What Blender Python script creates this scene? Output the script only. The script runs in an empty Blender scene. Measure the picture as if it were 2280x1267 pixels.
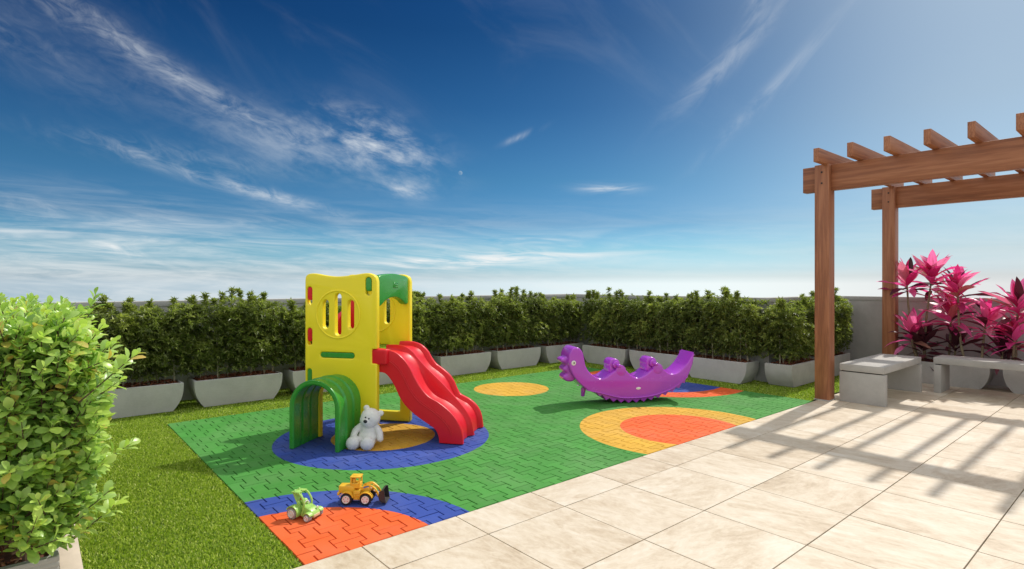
import bpy, bmesh, math, random
import numpy as np
from mathutils import Vector, Matrix, geometry

random.seed(7)
rng = np.random.default_rng(11)
PI = math.pi
SC = bpy.context.scene
COL = SC.collection

# ------------------------------------------------------------------ camera
YAW = 0.86653
EYE = 1.385
cam_d = bpy.data.cameras.new('camera')
cam = bpy.data.objects.new('camera', cam_d)
COL.objects.link(cam)
cam_d.sensor_width = 36.0
cam_d.lens = 36.0 * 1262.0 / 2280.0
cam_d.shift_y = -2.1 / 2280.0
cam_d.clip_start = 0.05
cam_d.clip_end = 500.0
cam.location = (0, 0, EYE)
cam.rotation_euler = (PI / 2, 0, YAW - PI / 2)
SC.camera = cam

# ------------------------------------------------------------------ light
SUN_STRENGTH = 2.55
SKY_STRENGTH = 0.143
EXPOSURE = 0.42
sun_vec = Vector((0.83, 0.086, 1.0)).normalized()      # towards the sun
SUN_EL = math.asin(sun_vec.z)
SUN_AZ = math.atan2(sun_vec.x, sun_vec.y)               # clockwise from +Y
sd = bpy.data.lights.new('sun', 'SUN')
sd.energy = SUN_STRENGTH
sd.angle = math.radians(1.1)
sd.color = (1.0, 0.945, 0.86)
sun = bpy.data.objects.new('sun', sd)
COL.objects.link(sun)
sun.rotation_euler = (-sun_vec).to_track_quat('-Z', 'Y').to_euler()

SC.view_settings.view_transform = 'Standard'
SC.view_settings.look = 'None'
SC.view_settings.exposure = EXPOSURE
SC.view_settings.gamma = 1.0
SC.view_settings.use_curve_mapping = False


class NT:
    """small helper to write node trees"""
    def __init__(s, tree):
        s.t = tree; s.n = tree.nodes; s.l = tree.links
    def add(s, typ, **kw):
        n = s.n.new(typ)
        for k, v in kw.items():
            setattr(n, k, v)
        return n
    def put(s, sock, v):
        if hasattr(v, 'links') or isinstance(v, bpy.types.NodeSocket):
            s.l.new(v, sock)
        else:
            sock.default_value = v
    def math(s, op, a, b=None, c=None, clamp=False):
        n = s.add('ShaderNodeMath', operation=op); n.use_clamp = clamp
        s.put(n.inputs[0], a)
        if b is not None: s.put(n.inputs[1], b)
        if c is not None: s.put(n.inputs[2], c)
        return n.outputs[0]
    def vmath(s, op, a, b=None):
        n = s.add('ShaderNodeVectorMath', operation=op)
        s.put(n.inputs[0], a)
        if b is not None: s.put(n.inputs[1], b)
        return n.outputs['Value'] if op in ('DOT_PRODUCT', 'LENGTH', 'DISTANCE') else n.outputs['Vector']
    def comb(s, x, y, z):
        n = s.add('ShaderNodeCombineXYZ')
        s.put(n.inputs[0], x); s.put(n.inputs[1], y); s.put(n.inputs[2], z)
        return n.outputs[0]
    def sep(s, v):
        n = s.add('ShaderNodeSeparateXYZ'); s.put(n.inputs[0], v); return n.outputs
    def noise(s, vec, scale, detail=4.0, rough=0.55, dist=0.0):
        n = s.add('ShaderNodeTexNoise')
        if vec is not None: s.put(n.inputs['Vector'], vec)
        n.inputs['Scale'].default_value = scale
        n.inputs['Detail'].default_value = detail
        n.inputs['Roughness'].default_value = rough
        n.inputs['Distortion'].default_value = dist
        return n.outputs['Fac']
    def ramp(s, fac, stops, interp='LINEAR'):
        n = s.add('ShaderNodeValToRGB'); n.color_ramp.interpolation = interp
        e = n.color_ramp.elements
        while len(e) < len(stops): e.new(0.5)
        for el, (p, c) in zip(e, stops):
            el.position = p; el.color = (c[0], c[1], c[2], 1) if not isinstance(c, (int, float)) else (c, c, c, 1)
        s.put(n.inputs[0], fac)
        return n.outputs[0]
    def mix(s, fac, a, b, mode='MIX'):
        n = s.add('ShaderNodeMix', data_type='RGBA', blend_type=mode)
        n.clamp_factor = True
        s.put(n.inputs[0], fac)
        for i, v in ((6, a), (7, b)):
            if isinstance(v, tuple): v = (v[0], v[1], v[2], 1)
            s.put(n.inputs[i], v)
        return n.outputs[2]
    def maprange(s, v, a, b, c, d, smooth=False):
        n = s.add('ShaderNodeMapRange')
        if smooth: n.interpolation_type = 'SMOOTHSTEP'
        s.put(n.inputs[0], v)
        for i, x in enumerate((a, b, c, d)): n.inputs[i + 1].default_value = x
        return n.outputs[0]


# ------------------------------------------------------------------ sky
def build_world():
    w = bpy.data.worlds.new('World'); SC.world = w; w.use_nodes = True
    w.node_tree.nodes.clear()
    T = NT(w.node_tree)
    out = T.add('ShaderNodeOutputWorld'); bg = T.add('ShaderNodeBackground')
    T.l.new(bg.outputs[0], out.inputs[0])
    tc = T.add('ShaderNodeTexCoord').outputs['Generated']
    d = T.vmath('NORMALIZE', tc)
    x, y, z = T.sep(d)
    zc = T.math('MAXIMUM', z, 0.012)
    sky = T.add('ShaderNodeTexSky', sky_type='NISHITA')
    sky.sun_disc = False
    sky.sun_elevation = SUN_EL
    sky.sun_rotation = SUN_AZ
    sky.altitude = 0.0; sky.air_density = 1.0; sky.dust_density = 1.6; sky.ozone_density = 2.0
    T.put(sky.inputs[0], T.comb(x, y, zc))
    col = sky.outputs[0]
    # --- cirrus frame: azimuth and elevation (degrees) about the middle of the view
    cy, sy = math.cos(YAW), math.sin(YAW)
    f = T.math('ADD', T.math('MULTIPLY', x, cy), T.math('MULTIPLY', y, sy))
    l = T.math('SUBTRACT', T.math('MULTIPLY', x, sy), T.math('MULTIPLY', y, cy))
    az = T.math('MULTIPLY', T.math('ARCTAN2', l, f), 57.2958)
    el = T.math('MULTIPLY', T.math('ARCSINE', T.math('MINIMUM', T.math('MAXIMUM', z, -0.5), 1.0)), 57.2958)
    # grading of the clear sky: deep polarised blue away from the sun, pale glow round the sun's bearing
    e01 = T.maprange(el, 0.0, 30.0, 0.0, 1.0)
    ga = T.ramp(e01, [(0.0, (0.92, 1.22, 1.72)), (0.045, (0.44, 0.74, 1.10)), (0.11, (0.245, 0.51, 0.73)), (0.20, (0.122, 0.295, 0.465)),
                      (0.34, (0.088, 0.245, 0.37)), (0.57, (0.042, 0.155, 0.275)), (0.80, (0.020, 0.102, 0.21)), (1.0, (0.013, 0.085, 0.20))])
    gb = T.ramp(e01, [(0.0, (0.60, 0.74, 1.08)), (0.04, (0.446, 0.596, 0.89)), (0.09, (0.345, 0.455, 0.61)), (0.167, (0.325, 0.423, 0.505)), (0.27, (0.345, 0.425, 0.47)), (0.49, (0.345, 0.40, 0.405)), (1.0, (0.31, 0.375, 0.385))])
    sb = math.degrees(SUN_AZ) - math.degrees(math.pi / 2 - YAW)
    da = T.math('DIVIDE', T.math('SUBTRACT', az, sb), 22.0)
    glow = T.math('POWER', 2.71828, T.math('MULTIPLY', T.math('MULTIPLY', da, da), -1.0))
    clear = T.mix(1.0, col, T.mix(glow, ga, gb), 'MULTIPLY')
    def field(ang, sx, sy_, seed, detail=8.0, rough=0.62, dist=0.7):
        ca, sa = math.cos(math.radians(ang)), math.sin(math.radians(ang))
        u = T.math('ADD', T.math('MULTIPLY', az, ca * sx), T.math('MULTIPLY', el, sa * sx))
        v = T.math('SUBTRACT', T.math('MULTIPLY', el, ca * sy_), T.math('MULTIPLY', az, sa * sy_))
        return T.noise(T.comb(u, v, seed), 1.0, detail, rough, dist)

    def blob(a0, e0, ang, la, lw):
        ca, sa = math.cos(math.radians(ang)), math.sin(math.radians(ang))
        da = T.math('SUBTRACT', az, a0); de = T.math('SUBTRACT', el, e0)
        u = T.math('ADD', T.math('MULTIPLY', da, ca / la), T.math('MULTIPLY', de, sa / la))
        v = T.math('SUBTRACT', T.math('MULTIPLY', de, ca / lw), T.math('MULTIPLY', da, sa / lw))
        q = T.math('ADD', T.math('MULTIPLY', u, u), T.math('MULTIPLY', v, v))
        return T.math('POWER', 2.71828, T.math('MULTIPLY', q, -1.0))

    nL = field(-22, 0.075, 0.30, 3.1, dist=1.2)
    nLf = field(-16, 0.34, 0.75, 8.4, rough=0.62, dist=1.6)
    nR = field(38, 0.12, 0.34, 5.7, dist=1.6)
    nP = field(-14, 0.22, 0.50, 23.7, detail=8.0, rough=0.62, dist=0.25)
    nH = field(-3, 0.06, 0.50, 1.3, detail=5.0, dist=0.8)
    nHf = field(-2, 0.13, 1.15, 17.3, detail=5.0, dist=1.2)
    cl = None

    def addc(m, noise, lo, hi, s):
        nonlocal cl
        v = T.math('MULTIPLY', T.math('MULTIPLY', m, T.maprange(noise, lo, hi, 0, 1, True)), s)
        cl = v if cl is None else T.math('ADD', cl, v)
    mixL = T.math('ADD', T.math('MULTIPLY', nL, 0.5), T.math('MULTIPLY', nLf, 0.5))
    for (a0, e0, ang, la, lw, s) in CLOUDS_L:
        addc(blob(a0, e0, ang, la, lw), mixL, 0.38, 0.78, s * 0.92)
    for (a0, e0, ang, la, lw, s) in CLOUDS_P:
        addc(blob(a0, e0, ang, la, lw), nP, 0.36, 0.78, s)
    for (a0, e0, ang, la, lw, s) in CLOUDS_R:
        addc(blob(a0, e0, ang, la, lw), nR, 0.34, 0.70, s)
    for (a0, e0, ang, la, lw, s) in CLOUDS_H:
        addc(blob(a0, e0, ang, la, lw), nHf, 0.34, 0.66, s)
    # thin sheets low over the horizon, all the way round, thicker on the left of the view
    band = T.math('MULTIPLY', T.maprange(el, -1.0, 3.0, 0.75, 1.0, True), T.maprange(el, 2.0, 9.5, 1.0, 0.0, True))
    side = T.math('ADD', 0.28, T.math('MULTIPLY', blob(-40, 4, 0, 36, 30), 0.75))
    addc(T.math('MULTIPLY', band, side), T.math('ADD', T.math('MULTIPLY', nH, 0.6), T.math('MULTIPLY', nHf, 0.4)), 0.36, 0.72, 0.80)
    # faint veil everywhere high up
    addc(T.maprange(el, 6.0, 30.0, 0.0, 1.0, True), field(-30, 0.04, 0.11, 12.0, dist=1.0), 0.48, 0.8, 0.06)
    # unseen bright cirrus cover, added outside the view to lift the fill light
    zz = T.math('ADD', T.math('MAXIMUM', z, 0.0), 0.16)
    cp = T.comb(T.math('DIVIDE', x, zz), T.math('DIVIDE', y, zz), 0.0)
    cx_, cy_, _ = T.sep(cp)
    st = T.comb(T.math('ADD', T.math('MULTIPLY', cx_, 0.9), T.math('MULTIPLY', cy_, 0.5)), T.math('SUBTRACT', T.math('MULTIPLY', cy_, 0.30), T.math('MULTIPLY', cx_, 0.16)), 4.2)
    fill_cirrus = T.noise(st, 1.6, 8, 0.62, 1.0)
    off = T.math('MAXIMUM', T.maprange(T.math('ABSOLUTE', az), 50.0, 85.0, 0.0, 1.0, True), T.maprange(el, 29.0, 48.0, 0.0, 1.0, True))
    addc(off, fill_cirrus, 0.16, 0.50, 0.97)
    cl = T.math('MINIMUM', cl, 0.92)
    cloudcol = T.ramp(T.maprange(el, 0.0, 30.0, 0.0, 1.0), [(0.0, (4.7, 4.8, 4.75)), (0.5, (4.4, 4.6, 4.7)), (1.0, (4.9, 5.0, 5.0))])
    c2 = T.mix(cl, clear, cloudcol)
    # small pale day moon
    ma, me = MOON
    md = T.math('ADD', T.math('POWER', T.math('SUBTRACT', az, ma), 2.0), T.math('POWER', T.math('SUBTRACT', el, me), 2.0))
    md2 = T.math('ADD', T.math('POWER', T.math('SUBTRACT', az, ma - 0.16), 2.0), T.math('POWER', T.math('SUBTRACT', el, me - 0.1), 2.0))
    moon = T.math('MULTIPLY', T.maprange(md, 0.030, 0.055, 1.0, 0.0, True), T.maprange(md2, 0.02, 0.10, 0.35, 0.9, True))
    c3 = T.mix(T.math('MULTIPLY', moon, 0.5), c2, (2.4, 3.0, 3.4))
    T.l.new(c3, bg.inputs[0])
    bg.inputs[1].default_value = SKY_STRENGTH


CLOUDS_L = [(-38, 21.0, -27, 8, 1.2, 0.36), (-28.5, 16.6, -25, 8, 0.75, 0.42), (-41, 18, -20, 8, 2.4, 0.14), (-24, 14.5, -18, 7, 2.0, 0.15),
            (-17, 12.8, -12, 7, 1.6, 0.30),
            (-30, 11.0, -4, 8, 0.9, 0.34), (-25.5, 8.7, -14, 7, 0.6, 0.95), (-11, 9.2, -4, 2.6, 0.7, 0.42),
            (-39, 5.8, -10, 3.5, 0.6, 0.45), (-34.5, 2.8, -16, 2.4, 0.4, 0.75)]
CLOUDS_R = [(24.5, 27.0, 66, 3.0, 0.8, 0.55), (21, 20.4, 40, 6, 0.9, 0.26), (25, 17.6, 42, 7, 0.6, 0.22), (1.0, 14.6, 22, 1.6, 0.28, 0.40)]
CLOUDS_H = [(9.6, 9.4, -2, 2.6, 0.42, 0.55), (-6, 2.2, 4, 9, 0.7, 0.8), (6, 2.8, 3, 6, 0.4, 0.5), (35, 1.6, 6, 2.0, 0.2, 0.5),
            (2, 4.4, 2, 4, 0.35, 0.30)]
CLOUDS_P = [(-12.6, 13.2, -18, 5.0, 2.3, 0.78), (-16, 14.6, -10, 4.0, 1.6, 0.40), (-21, 12.5, -12, 6, 2.0, 0.24), (-10.5, 9.2, -3, 2.4, 0.8, 0.5), (-31, 16, -24, 9, 2.2, 0.10)]
MOON = (-5.2, 11.0)
build_world()

# ------------------------------------------------------------------ helpers
def link(o, parent=None):
    COL.objects.link(o)
    if parent is not None: o.parent = parent
    return o


def tag(o, label=None, cat=None, group=None, kind=None):
    if label: o['label'] = label
    if cat: o['category'] = cat
    if group: o['group'] = group
    if kind: o['kind'] = kind
    return o


def thing(name, label, cat, loc=(0, 0, 0), rz=0.0, group=None):
    o = bpy.data.objects.new(name, None)
    o.empty_display_size = 0.1
    o.location = loc; o.rotation_euler = (0, 0, rz)
    link(o)
    return tag(o, label, cat, group)


def obj(name, me, parent=None, loc=None, rot=None):
    o = bpy.data.objects.new(name, me)
    link(o, parent)
    if loc is not None: o.location = loc
    if rot is not None: o.rotation_euler = rot
    return o


def np_mesh(name, V, F, mat=None, smooth=False, attr=None, sharp=None):
    """V (n,3), F a (m,k) array or a list of index lists"""
    me = bpy.data.meshes.new(name)
    V = np.asarray(V, dtype=np.float32)
    if isinstance(F, np.ndarray):
        m, k = F.shape
        me.vertices.add(len(V)); me.vertices.foreach_set('co', V.ravel())
        me.loops.add(m * k); me.loops.foreach_set('vertex_index', F.ravel().astype(np.int32))
        me.polygons.add(m); me.polygons.foreach_set('loop_start', np.arange(0, m * k, k, dtype=np.int32))
        me.update(calc_edges=True)
    else:
        me.from_pydata([tuple(v) for v in V.tolist()], [], F)
        me.update()
    if attr is not None:
        a = me.attributes.new('tint', 'FLOAT', 'POINT'); a.data.foreach_set('value', np.asarray(attr, dtype=np.float32))
    if smooth: me.polygons.foreach_set('use_smooth', np.ones(len(me.polygons), dtype=bool))
    if sharp is not None: me.set_sharp_from_angle(angle=math.radians(sharp))
    if mat: me.materials.append(mat)
    return me


def bm_mesh(name, bm, mat=None, sharp=35):
    me = bpy.data.meshes.new(name)
    bmesh.ops.recalc_face_normals(bm, faces=bm.faces[:])
    bm.to_mesh(me); bm.free()
    me.polygons.foreach_set('use_smooth', np.ones(len(me.polygons), dtype=bool))
    if sharp: me.set_sharp_from_angle(angle=math.radians(sharp))
    if mat: me.materials.append(mat)
    return me


def box(bm, size, loc=(0, 0, 0), rot=None, bev=0.0, seg=2):
    r = bmesh.ops.create_cube(bm, size=1.0)
    vs = r['verts']
    for v in vs: v.co = Vector((v.co.x * size[0], v.co.y * size[1], v.co.z * size[2]))
    if bev > 0:
        es = list({e for v in vs for e in v.link_edges})
        rr = bmesh.ops.bevel(bm, geom=es, offset=bev, segments=seg, affect='EDGES', profile=0.5)
        vs = list({v for f in rr['faces'] for v in f.verts} | {v for v in vs if v.is_valid})
    M = Matrix.Translation(Vector(loc))
    if rot is not None: M = M @ rot.to_4x4()
    for v in vs: v.co = M @ v.co
    return vs


def box_mesh(name, size, mat, bev=0.004, seg=2, loc=(0, 0, 0)):
    bm = bmesh.new(); box(bm, size, loc, None, bev, seg)
    return bm_mesh(name, bm, mat, 40)


def cyl(bm, r, h, loc=(0, 0, 0), rot=None, seg=20, r2=None, bev=0.0, bseg=2):
    res = bmesh.ops.create_cone(bm, cap_ends=True, segments=seg, radius1=r, radius2=r if r2 is None else r2, depth=h)
    vs = res['verts']
    if bev > 0:
        es = [e for e in {e for v in vs for e in v.link_edges} if abs(e.verts[0].co.z - e.verts[1].co.z) < 1e-6]
        rr = bmesh.ops.bevel(bm, geom=es, offset=bev, segments=bseg, affect='EDGES', profile=0.5)
        vs = list({v for f in rr['faces'] for v in f.verts} | {v for v in vs if v.is_valid})
    M = Matrix.Translation(Vector(loc))
    if rot is not None: M = M @ rot.to_4x4()
    for v in vs: v.co = M @ v.co
    return vs


def sph(bm, r, loc, scale=(1, 1, 1), rot=None, u=16, v=10):
    res = bmesh.ops.create_uvsphere(bm, u_segments=u, v_segments=v, radius=r)
    M = Matrix.Translation(Vector(loc))
    if rot is not None: M = M @ rot.to_4x4()
    M = M @ Matrix.Diagonal((*scale, 1))
    for q in res['verts']: q.co = M @ q.co
    return res['verts']


def tube_arrays(pts, rad, n=8, cap=True):
    P = [Vector(p) for p in pts]
    k = len(P)
    if isinstance(rad, (int, float)): rad = [rad] * k
    V = []; up = None
    for i in range(k):
        t = (P[min(i + 1, k - 1)] - P[max(i - 1, 0)]).normalized()
        if up is None:
            up = Vector((0, 0, 1)) if abs(t.z) < 0.9 else Vector((1, 0, 0))
        a = t.cross(up)
        if a.length < 1e-6: a = t.orthogonal()
        a.normalize(); b = a.cross(t).normalized(); up = b
        for j in range(n):
            th = 2 * PI * j / n
            V.append(P[i] + rad[i] * (math.cos(th) * a + math.sin(th) * b))
    F = []
    for i in range(k - 1):
        for j in range(n):
            F.append([i * n + j, i * n + (j + 1) % n, (i + 1) * n + (j + 1) % n, (i + 1) * n + j])
    if cap:
        F.append(list(range(n))[::-1]); F.append([(k - 1) * n + j for j in range(n)])
    return [tuple(v) for v in V], F


def tube_mesh(name, pts, rad, mat, n=8):
    V, F = tube_arrays(pts, rad, n)
    return np_mesh(name, V, F, mat, smooth=True, sharp=50)


def add_tube(bm, pts, rad, n=8):
    V, F = tube_arrays(pts, rad, n)
    vs = [bm.verts.new(v) for v in V]
    for f in F: bm.faces.new([vs[i] for i in f])


def smooth_line(pts, n):
    """Catmull-Rom resampling of a 2D/3D polyline to n points by arc length"""
    P = np.asarray(pts, float)
    Q = np.vstack([2 * P[0] - P[1], P, 2 * P[-1] - P[-2]])
    out = []
    for i in range(1, len(Q) - 2):
        p0, p1, p2, p3 = Q[i - 1], Q[i], Q[i + 1], Q[i + 2]
        for t in np.linspace(0, 1, 16, endpoint=False):
            out.append(0.5 * ((2 * p1) + (-p0 + p2) * t + (2 * p0 - 5 * p1 + 4 * p2 - p3) * t * t + (-p0 + 3 * p1 - 3 * p2 + p3) * t ** 3))
    out.append(P[-1]); out = np.array(out)
    d = np.r_[0, np.cumsum(np.linalg.norm(np.diff(out, axis=0), axis=1))]
    u = np.linspace(0, d[-1], n)
    return np.stack([np.interp(u, d, out[:, k]) for k in range(out.shape[1])], 1)


def stadium(x0, x1, y0, y1, n=8):
    w, h = x1 - x0, y1 - y0
    pts = []
    if h >= w:
        r = w / 2; cx = (x0 + x1) / 2
        for i in range(n + 1):
            a = PI * i / n; pts.append((cx + r * math.cos(a), y1 - r + r * math.sin(a)))
        for i in range(n + 1):
            a = PI + PI * i / n; pts.append((cx + r * math.cos(a), y0 + r + r * math.sin(a)))
    else:
        r = h / 2; cy = (y0 + y1) / 2
        for i in range(n + 1):
            a = -PI / 2 + PI * i / n; pts.append((x1 - r + r * math.cos(a), cy + r * math.sin(a)))
        for i in range(n + 1):
            a = PI / 2 + PI * i / n; pts.append((x0 + r + r * math.cos(a), cy + r * math.sin(a)))
    return pts


def plate(name, loops, half, bev, mat, M, res=3, sharp=35):
    """a flat plate with holes and rounded edges: first loop outer, the others holes; drawn in (u,v), thickness along w,
    then placed by the 4x4 matrix M"""
    cu = bpy.data.curves.new('tmp', 'CURVE')
    cu.dimensions = '2D'; cu.fill_mode = 'BOTH'
    cu.extrude = max(half - bev, 0.0); cu.bevel_depth = bev; cu.bevel_resolution = res; cu.offset = -bev
    for L in loops:
        s = cu.splines.new('POLY'); s.points.add(len(L) - 1)
        for p, q in zip(s.points, L): p.co = (q[0], q[1], 0, 1)
        s.use_cyclic_u = True
    o = bpy.data.objects.new('tmp', cu); COL.objects.link(o)
    dg = bpy.context.evaluated_depsgraph_get()
    me = bpy.data.meshes.new_from_object(o.evaluated_get(dg), depsgraph=dg)
    bpy.data.objects.remove(o); bpy.data.curves.remove(cu)
    bm = bmesh.new(); bm.from_mesh(me); bpy.data.meshes.remove(me)
    bmesh.ops.remove_doubles(bm, verts=bm.verts[:], dist=1e-5)
    bmesh.ops.transform(bm, matrix=M, verts=bm.verts[:])
    return bm_mesh(name, bm, mat, sharp)


def axes(u, v, w, o=(0, 0, 0)):
    return Matrix(((u[0], v[0], w[0], o[0]), (u[1], v[1], w[1], o[1]), (u[2], v[2], w[2], o[2]), (0, 0, 0, 1)))


XZ = lambda y=0.0: axes((1, 0, 0), (0, 0, 1), (0, -1, 0), (0, y, 0))     # plate drawn in x,z, facing -y
YZ = lambda x=0.0: axes((0, 1, 0), (0, 0, 1), (1, 0, 0), (x, 0, 0))


# ------------------------------------------------------------------ materials
def new_mat(name):
    m = bpy.data.materials.new(name); m.use_nodes = True
    T = NT(m.node_tree)
    b = T.n['Principled BSDF']
    return m, T, b


def plain(name, col, rough=0.5, var=0.06, nscale=6.0, bump=0.0, bscale=60.0, coat=0.0, spec=0.5, metal=0.0, sss=0.0, rvar=0.08):
    m, T, b = new_mat(name)
    co = T.add('ShaderNodeTexCoord').outputs['Object']
    n = T.noise(co, nscale, 5, 0.6)
    lo = tuple(c * (1 - var * 1.6) for c in col); hi = tuple(min(c * (1 + var * 1.6), 1.0) for c in col)
    T.l.new(T.ramp(n, [(0.25, lo), (0.75, hi)]), b.inputs['Base Color'])
    T.l.new(T.maprange(T.noise(co, nscale * 3.1, 4), 0.3, 0.7, max(rough - rvar, 0.02), min(rough + rvar, 1)), b.inputs['Roughness'])
    b.inputs['Specular IOR Level'].default_value = spec
    b.inputs['Metallic'].default_value = metal
    b.inputs['Coat Weight'].default_value = coat
    b.inputs['Coat Roughness'].default_value = 0.12
    if sss > 0:
        b.inputs['Subsurface Weight'].default_value = sss
        b.inputs['Subsurface Radius'].default_value = (0.02, 0.015, 0.01)
        b.inputs['Subsurface Scale'].default_value = 0.5
    if bump > 0:
        bp = T.add('ShaderNodeBump'); bp.inputs['Strength'].default_value = bump; bp.inputs['Distance'].default_value = 0.004
        T.l.new(T.noise(co, bscale, 5, 0.65), bp.inputs['Height']); T.l.new(bp.outputs[0], b.inputs['Normal'])
    return m


def leaf_mat(name, stops, rough=0.4, trans=0.35, use_obj=False, tcol=(1.1, 1.25, 0.6), spec=0.5):
    m, T, b = new_mat(name)
    if use_obj: fac = T.add('ShaderNodeObjectInfo').outputs['Random']
    else:
        a = T.add('ShaderNodeAttribute'); a.attribute_name = 'tint'; fac = a.outputs['Fac']
    co = T.add('ShaderNodeTexCoord').outputs['Object']
    nz = T.noise(co, 45.0, 3)
    f2 = T.math('ADD', fac, T.math('MULTIPLY', T.math('SUBTRACT', nz, 0.5), 0.18))
    c = T.ramp(f2, stops)
    T.l.new(c, b.inputs['Base Color'])
    b.inputs['Roughness'].default_value = rough
    b.inputs['Specular IOR Level'].default_value = spec
    tr = T.add('ShaderNodeBsdfTranslucent')
    T.l.new(T.mix(1.0, c, (tcol[0], tcol[1], tcol[2]), 'MULTIPLY'), tr.inputs[0])
    mx = T.add('ShaderNodeMixShader'); mx.inputs[0].default_value = trans
    T.l.new(b.outputs[0], mx.inputs[1]); T.l.new(tr.outputs[0], mx.inputs[2])
    T.l.new(mx.outputs[0], T.n['Material Output'].inputs[0])
    return m


def wood_mat(name, axis):
    m, T, b = new_mat(name)
    co = T.add('ShaderNodeTexCoord').outputs['Object']
    rnd = T.add('ShaderNodeObjectInfo').outputs['Random']
    x, y, z = T.sep(co)
    s = [1.0, 1.0, 1.0]; s[axis] = 0.06
    v = T.comb(T.math('ADD', T.math('MULTIPLY', x, s[0]), T.math('MULTIPLY', rnd, 31.0)), T.math('MULTIPLY', y, s[1]), T.math('MULTIPLY', z, s[2]))
    big = T.noise(v, 9.0, 4, 0.55, 0.6)
    wv = T.add('ShaderNodeTexWave', wave_type='BANDS', bands_direction=('Y', 'X', 'X')[axis])
    T.l.new(v, wv.inputs['Vector']); wv.inputs['Scale'].default_value = 14.0; wv.inputs['Distortion'].default_value = 9.0
    wv.inputs['Detail'].default_value = 3.0; wv.inputs['Detail Scale'].default_value = 1.6
    fine = T.noise(v, 120.0, 3, 0.6)
    f = T.math('ADD', T.math('MULTIPLY', big, 0.55), T.math('ADD', T.math('MULTIPLY', wv.outputs['Fac'], 0.17), T.math('MULTIPLY', fine, 0.28)))
    f = T.math('ADD', f, T.math('MULTIPLY', T.math('SUBTRACT', rnd, 0.5), 0.14))
    c = T.ramp(f, [(0.25, (0.17, 0.055, 0.024)), (0.48, (0.315, 0.118, 0.052)), (0.62, (0.385, 0.155, 0.072)), (0.85, (0.47, 0.22, 0.12))])
    T.l.new(c, b.inputs['Base Color'])
    T.l.new(T.maprange(fine, 0.3, 0.7, 0.42, 0.62), b.inputs['Roughness'])
    bp = T.add('ShaderNodeBump'); bp.inputs['Strength'].default_value = 0.25; bp.inputs['Distance'].default_value = 0.002
    T.l.new(f, bp.inputs['Height']); T.l.new(bp.outputs[0], b.inputs['Normal'])
    return m


def tile_mat():
    m, T, b = new_mat('travertine_tile')
    pos = T.add('ShaderNodeNewGeometry').outputs['Position']
    rnd = T.add('ShaderNodeObjectInfo').outputs['Random']
    x, y, z = T.sep(pos)
    # veins run along y in most tiles, along x in some
    turn = T.math('GREATER_THAN', rnd, 0.72)
    u = T.math('ADD', T.math('MULTIPLY', x, T.math('SUBTRACT', 1.0, turn)), T.math('MULTIPLY', y, turn))
    v = T.math('ADD', T.math('MULTIPLY', y, T.math('SUBTRACT', 1.0, turn)), T.math('MULTIPLY', x, turn))
    sh = T.math('MULTIPLY', rnd, 47.0)
    p1 = T.comb(T.math('ADD', T.math('MULTIPLY', u, 1.0), T.math('MULTIPLY', v, 0.25)), T.math('MULTIPLY', v, 0.36), sh)
    veins = T.noise(p1, 8.0, 9, 0.66, 1.6)
    clouds = T.noise(T.comb(u, T.math('MULTIPLY', v, 0.6), sh), 3.0, 5, 0.55, 0.5)
    fine = T.noise(T.comb(u, T.math('MULTIPLY', v, 0.55), sh), 34.0, 6, 0.72, 0.8)
    f = T.math('ADD', T.math('ADD', T.math('MULTIPLY', veins, 0.40), T.math('MULTIPLY', clouds, 0.34)), T.math('MULTIPLY', fine, 0.28))
    f = T.math('ADD', f, T.math('MULTIPLY', T.math('SUBTRACT', T.math('FRACT', T.math('MULTIPLY', rnd, 13.7)), 0.5), 0.07))
    c = T.ramp(f, [(0.33, (0.39, 0.300, 0.205)), (0.44, (0.545, 0.445, 0.325)), (0.53, (0.64, 0.550, 0.430)), (0.64, (0.71, 0.640, 0.535))])
    T.l.new(c, b.inputs['Base Color'])
    T.l.new(T.maprange(fine, 0.3, 0.7, 0.42, 0.60), b.inputs['Roughness'])
    b.inputs['Specular IOR Level'].default_value = 0.4
    bp = T.add('ShaderNodeBump'); bp.inputs['Strength'].default_value = 0.18; bp.inputs['Distance'].default_value = 0.002
    T.l.new(T.math('ADD', T.math('MULTIPLY', veins, 0.6), T.math('MULTIPLY', fine, 0.4)), bp.inputs['Height']); T.l.new(bp.outputs[0], b.inputs['Normal'])
    return m


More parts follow.
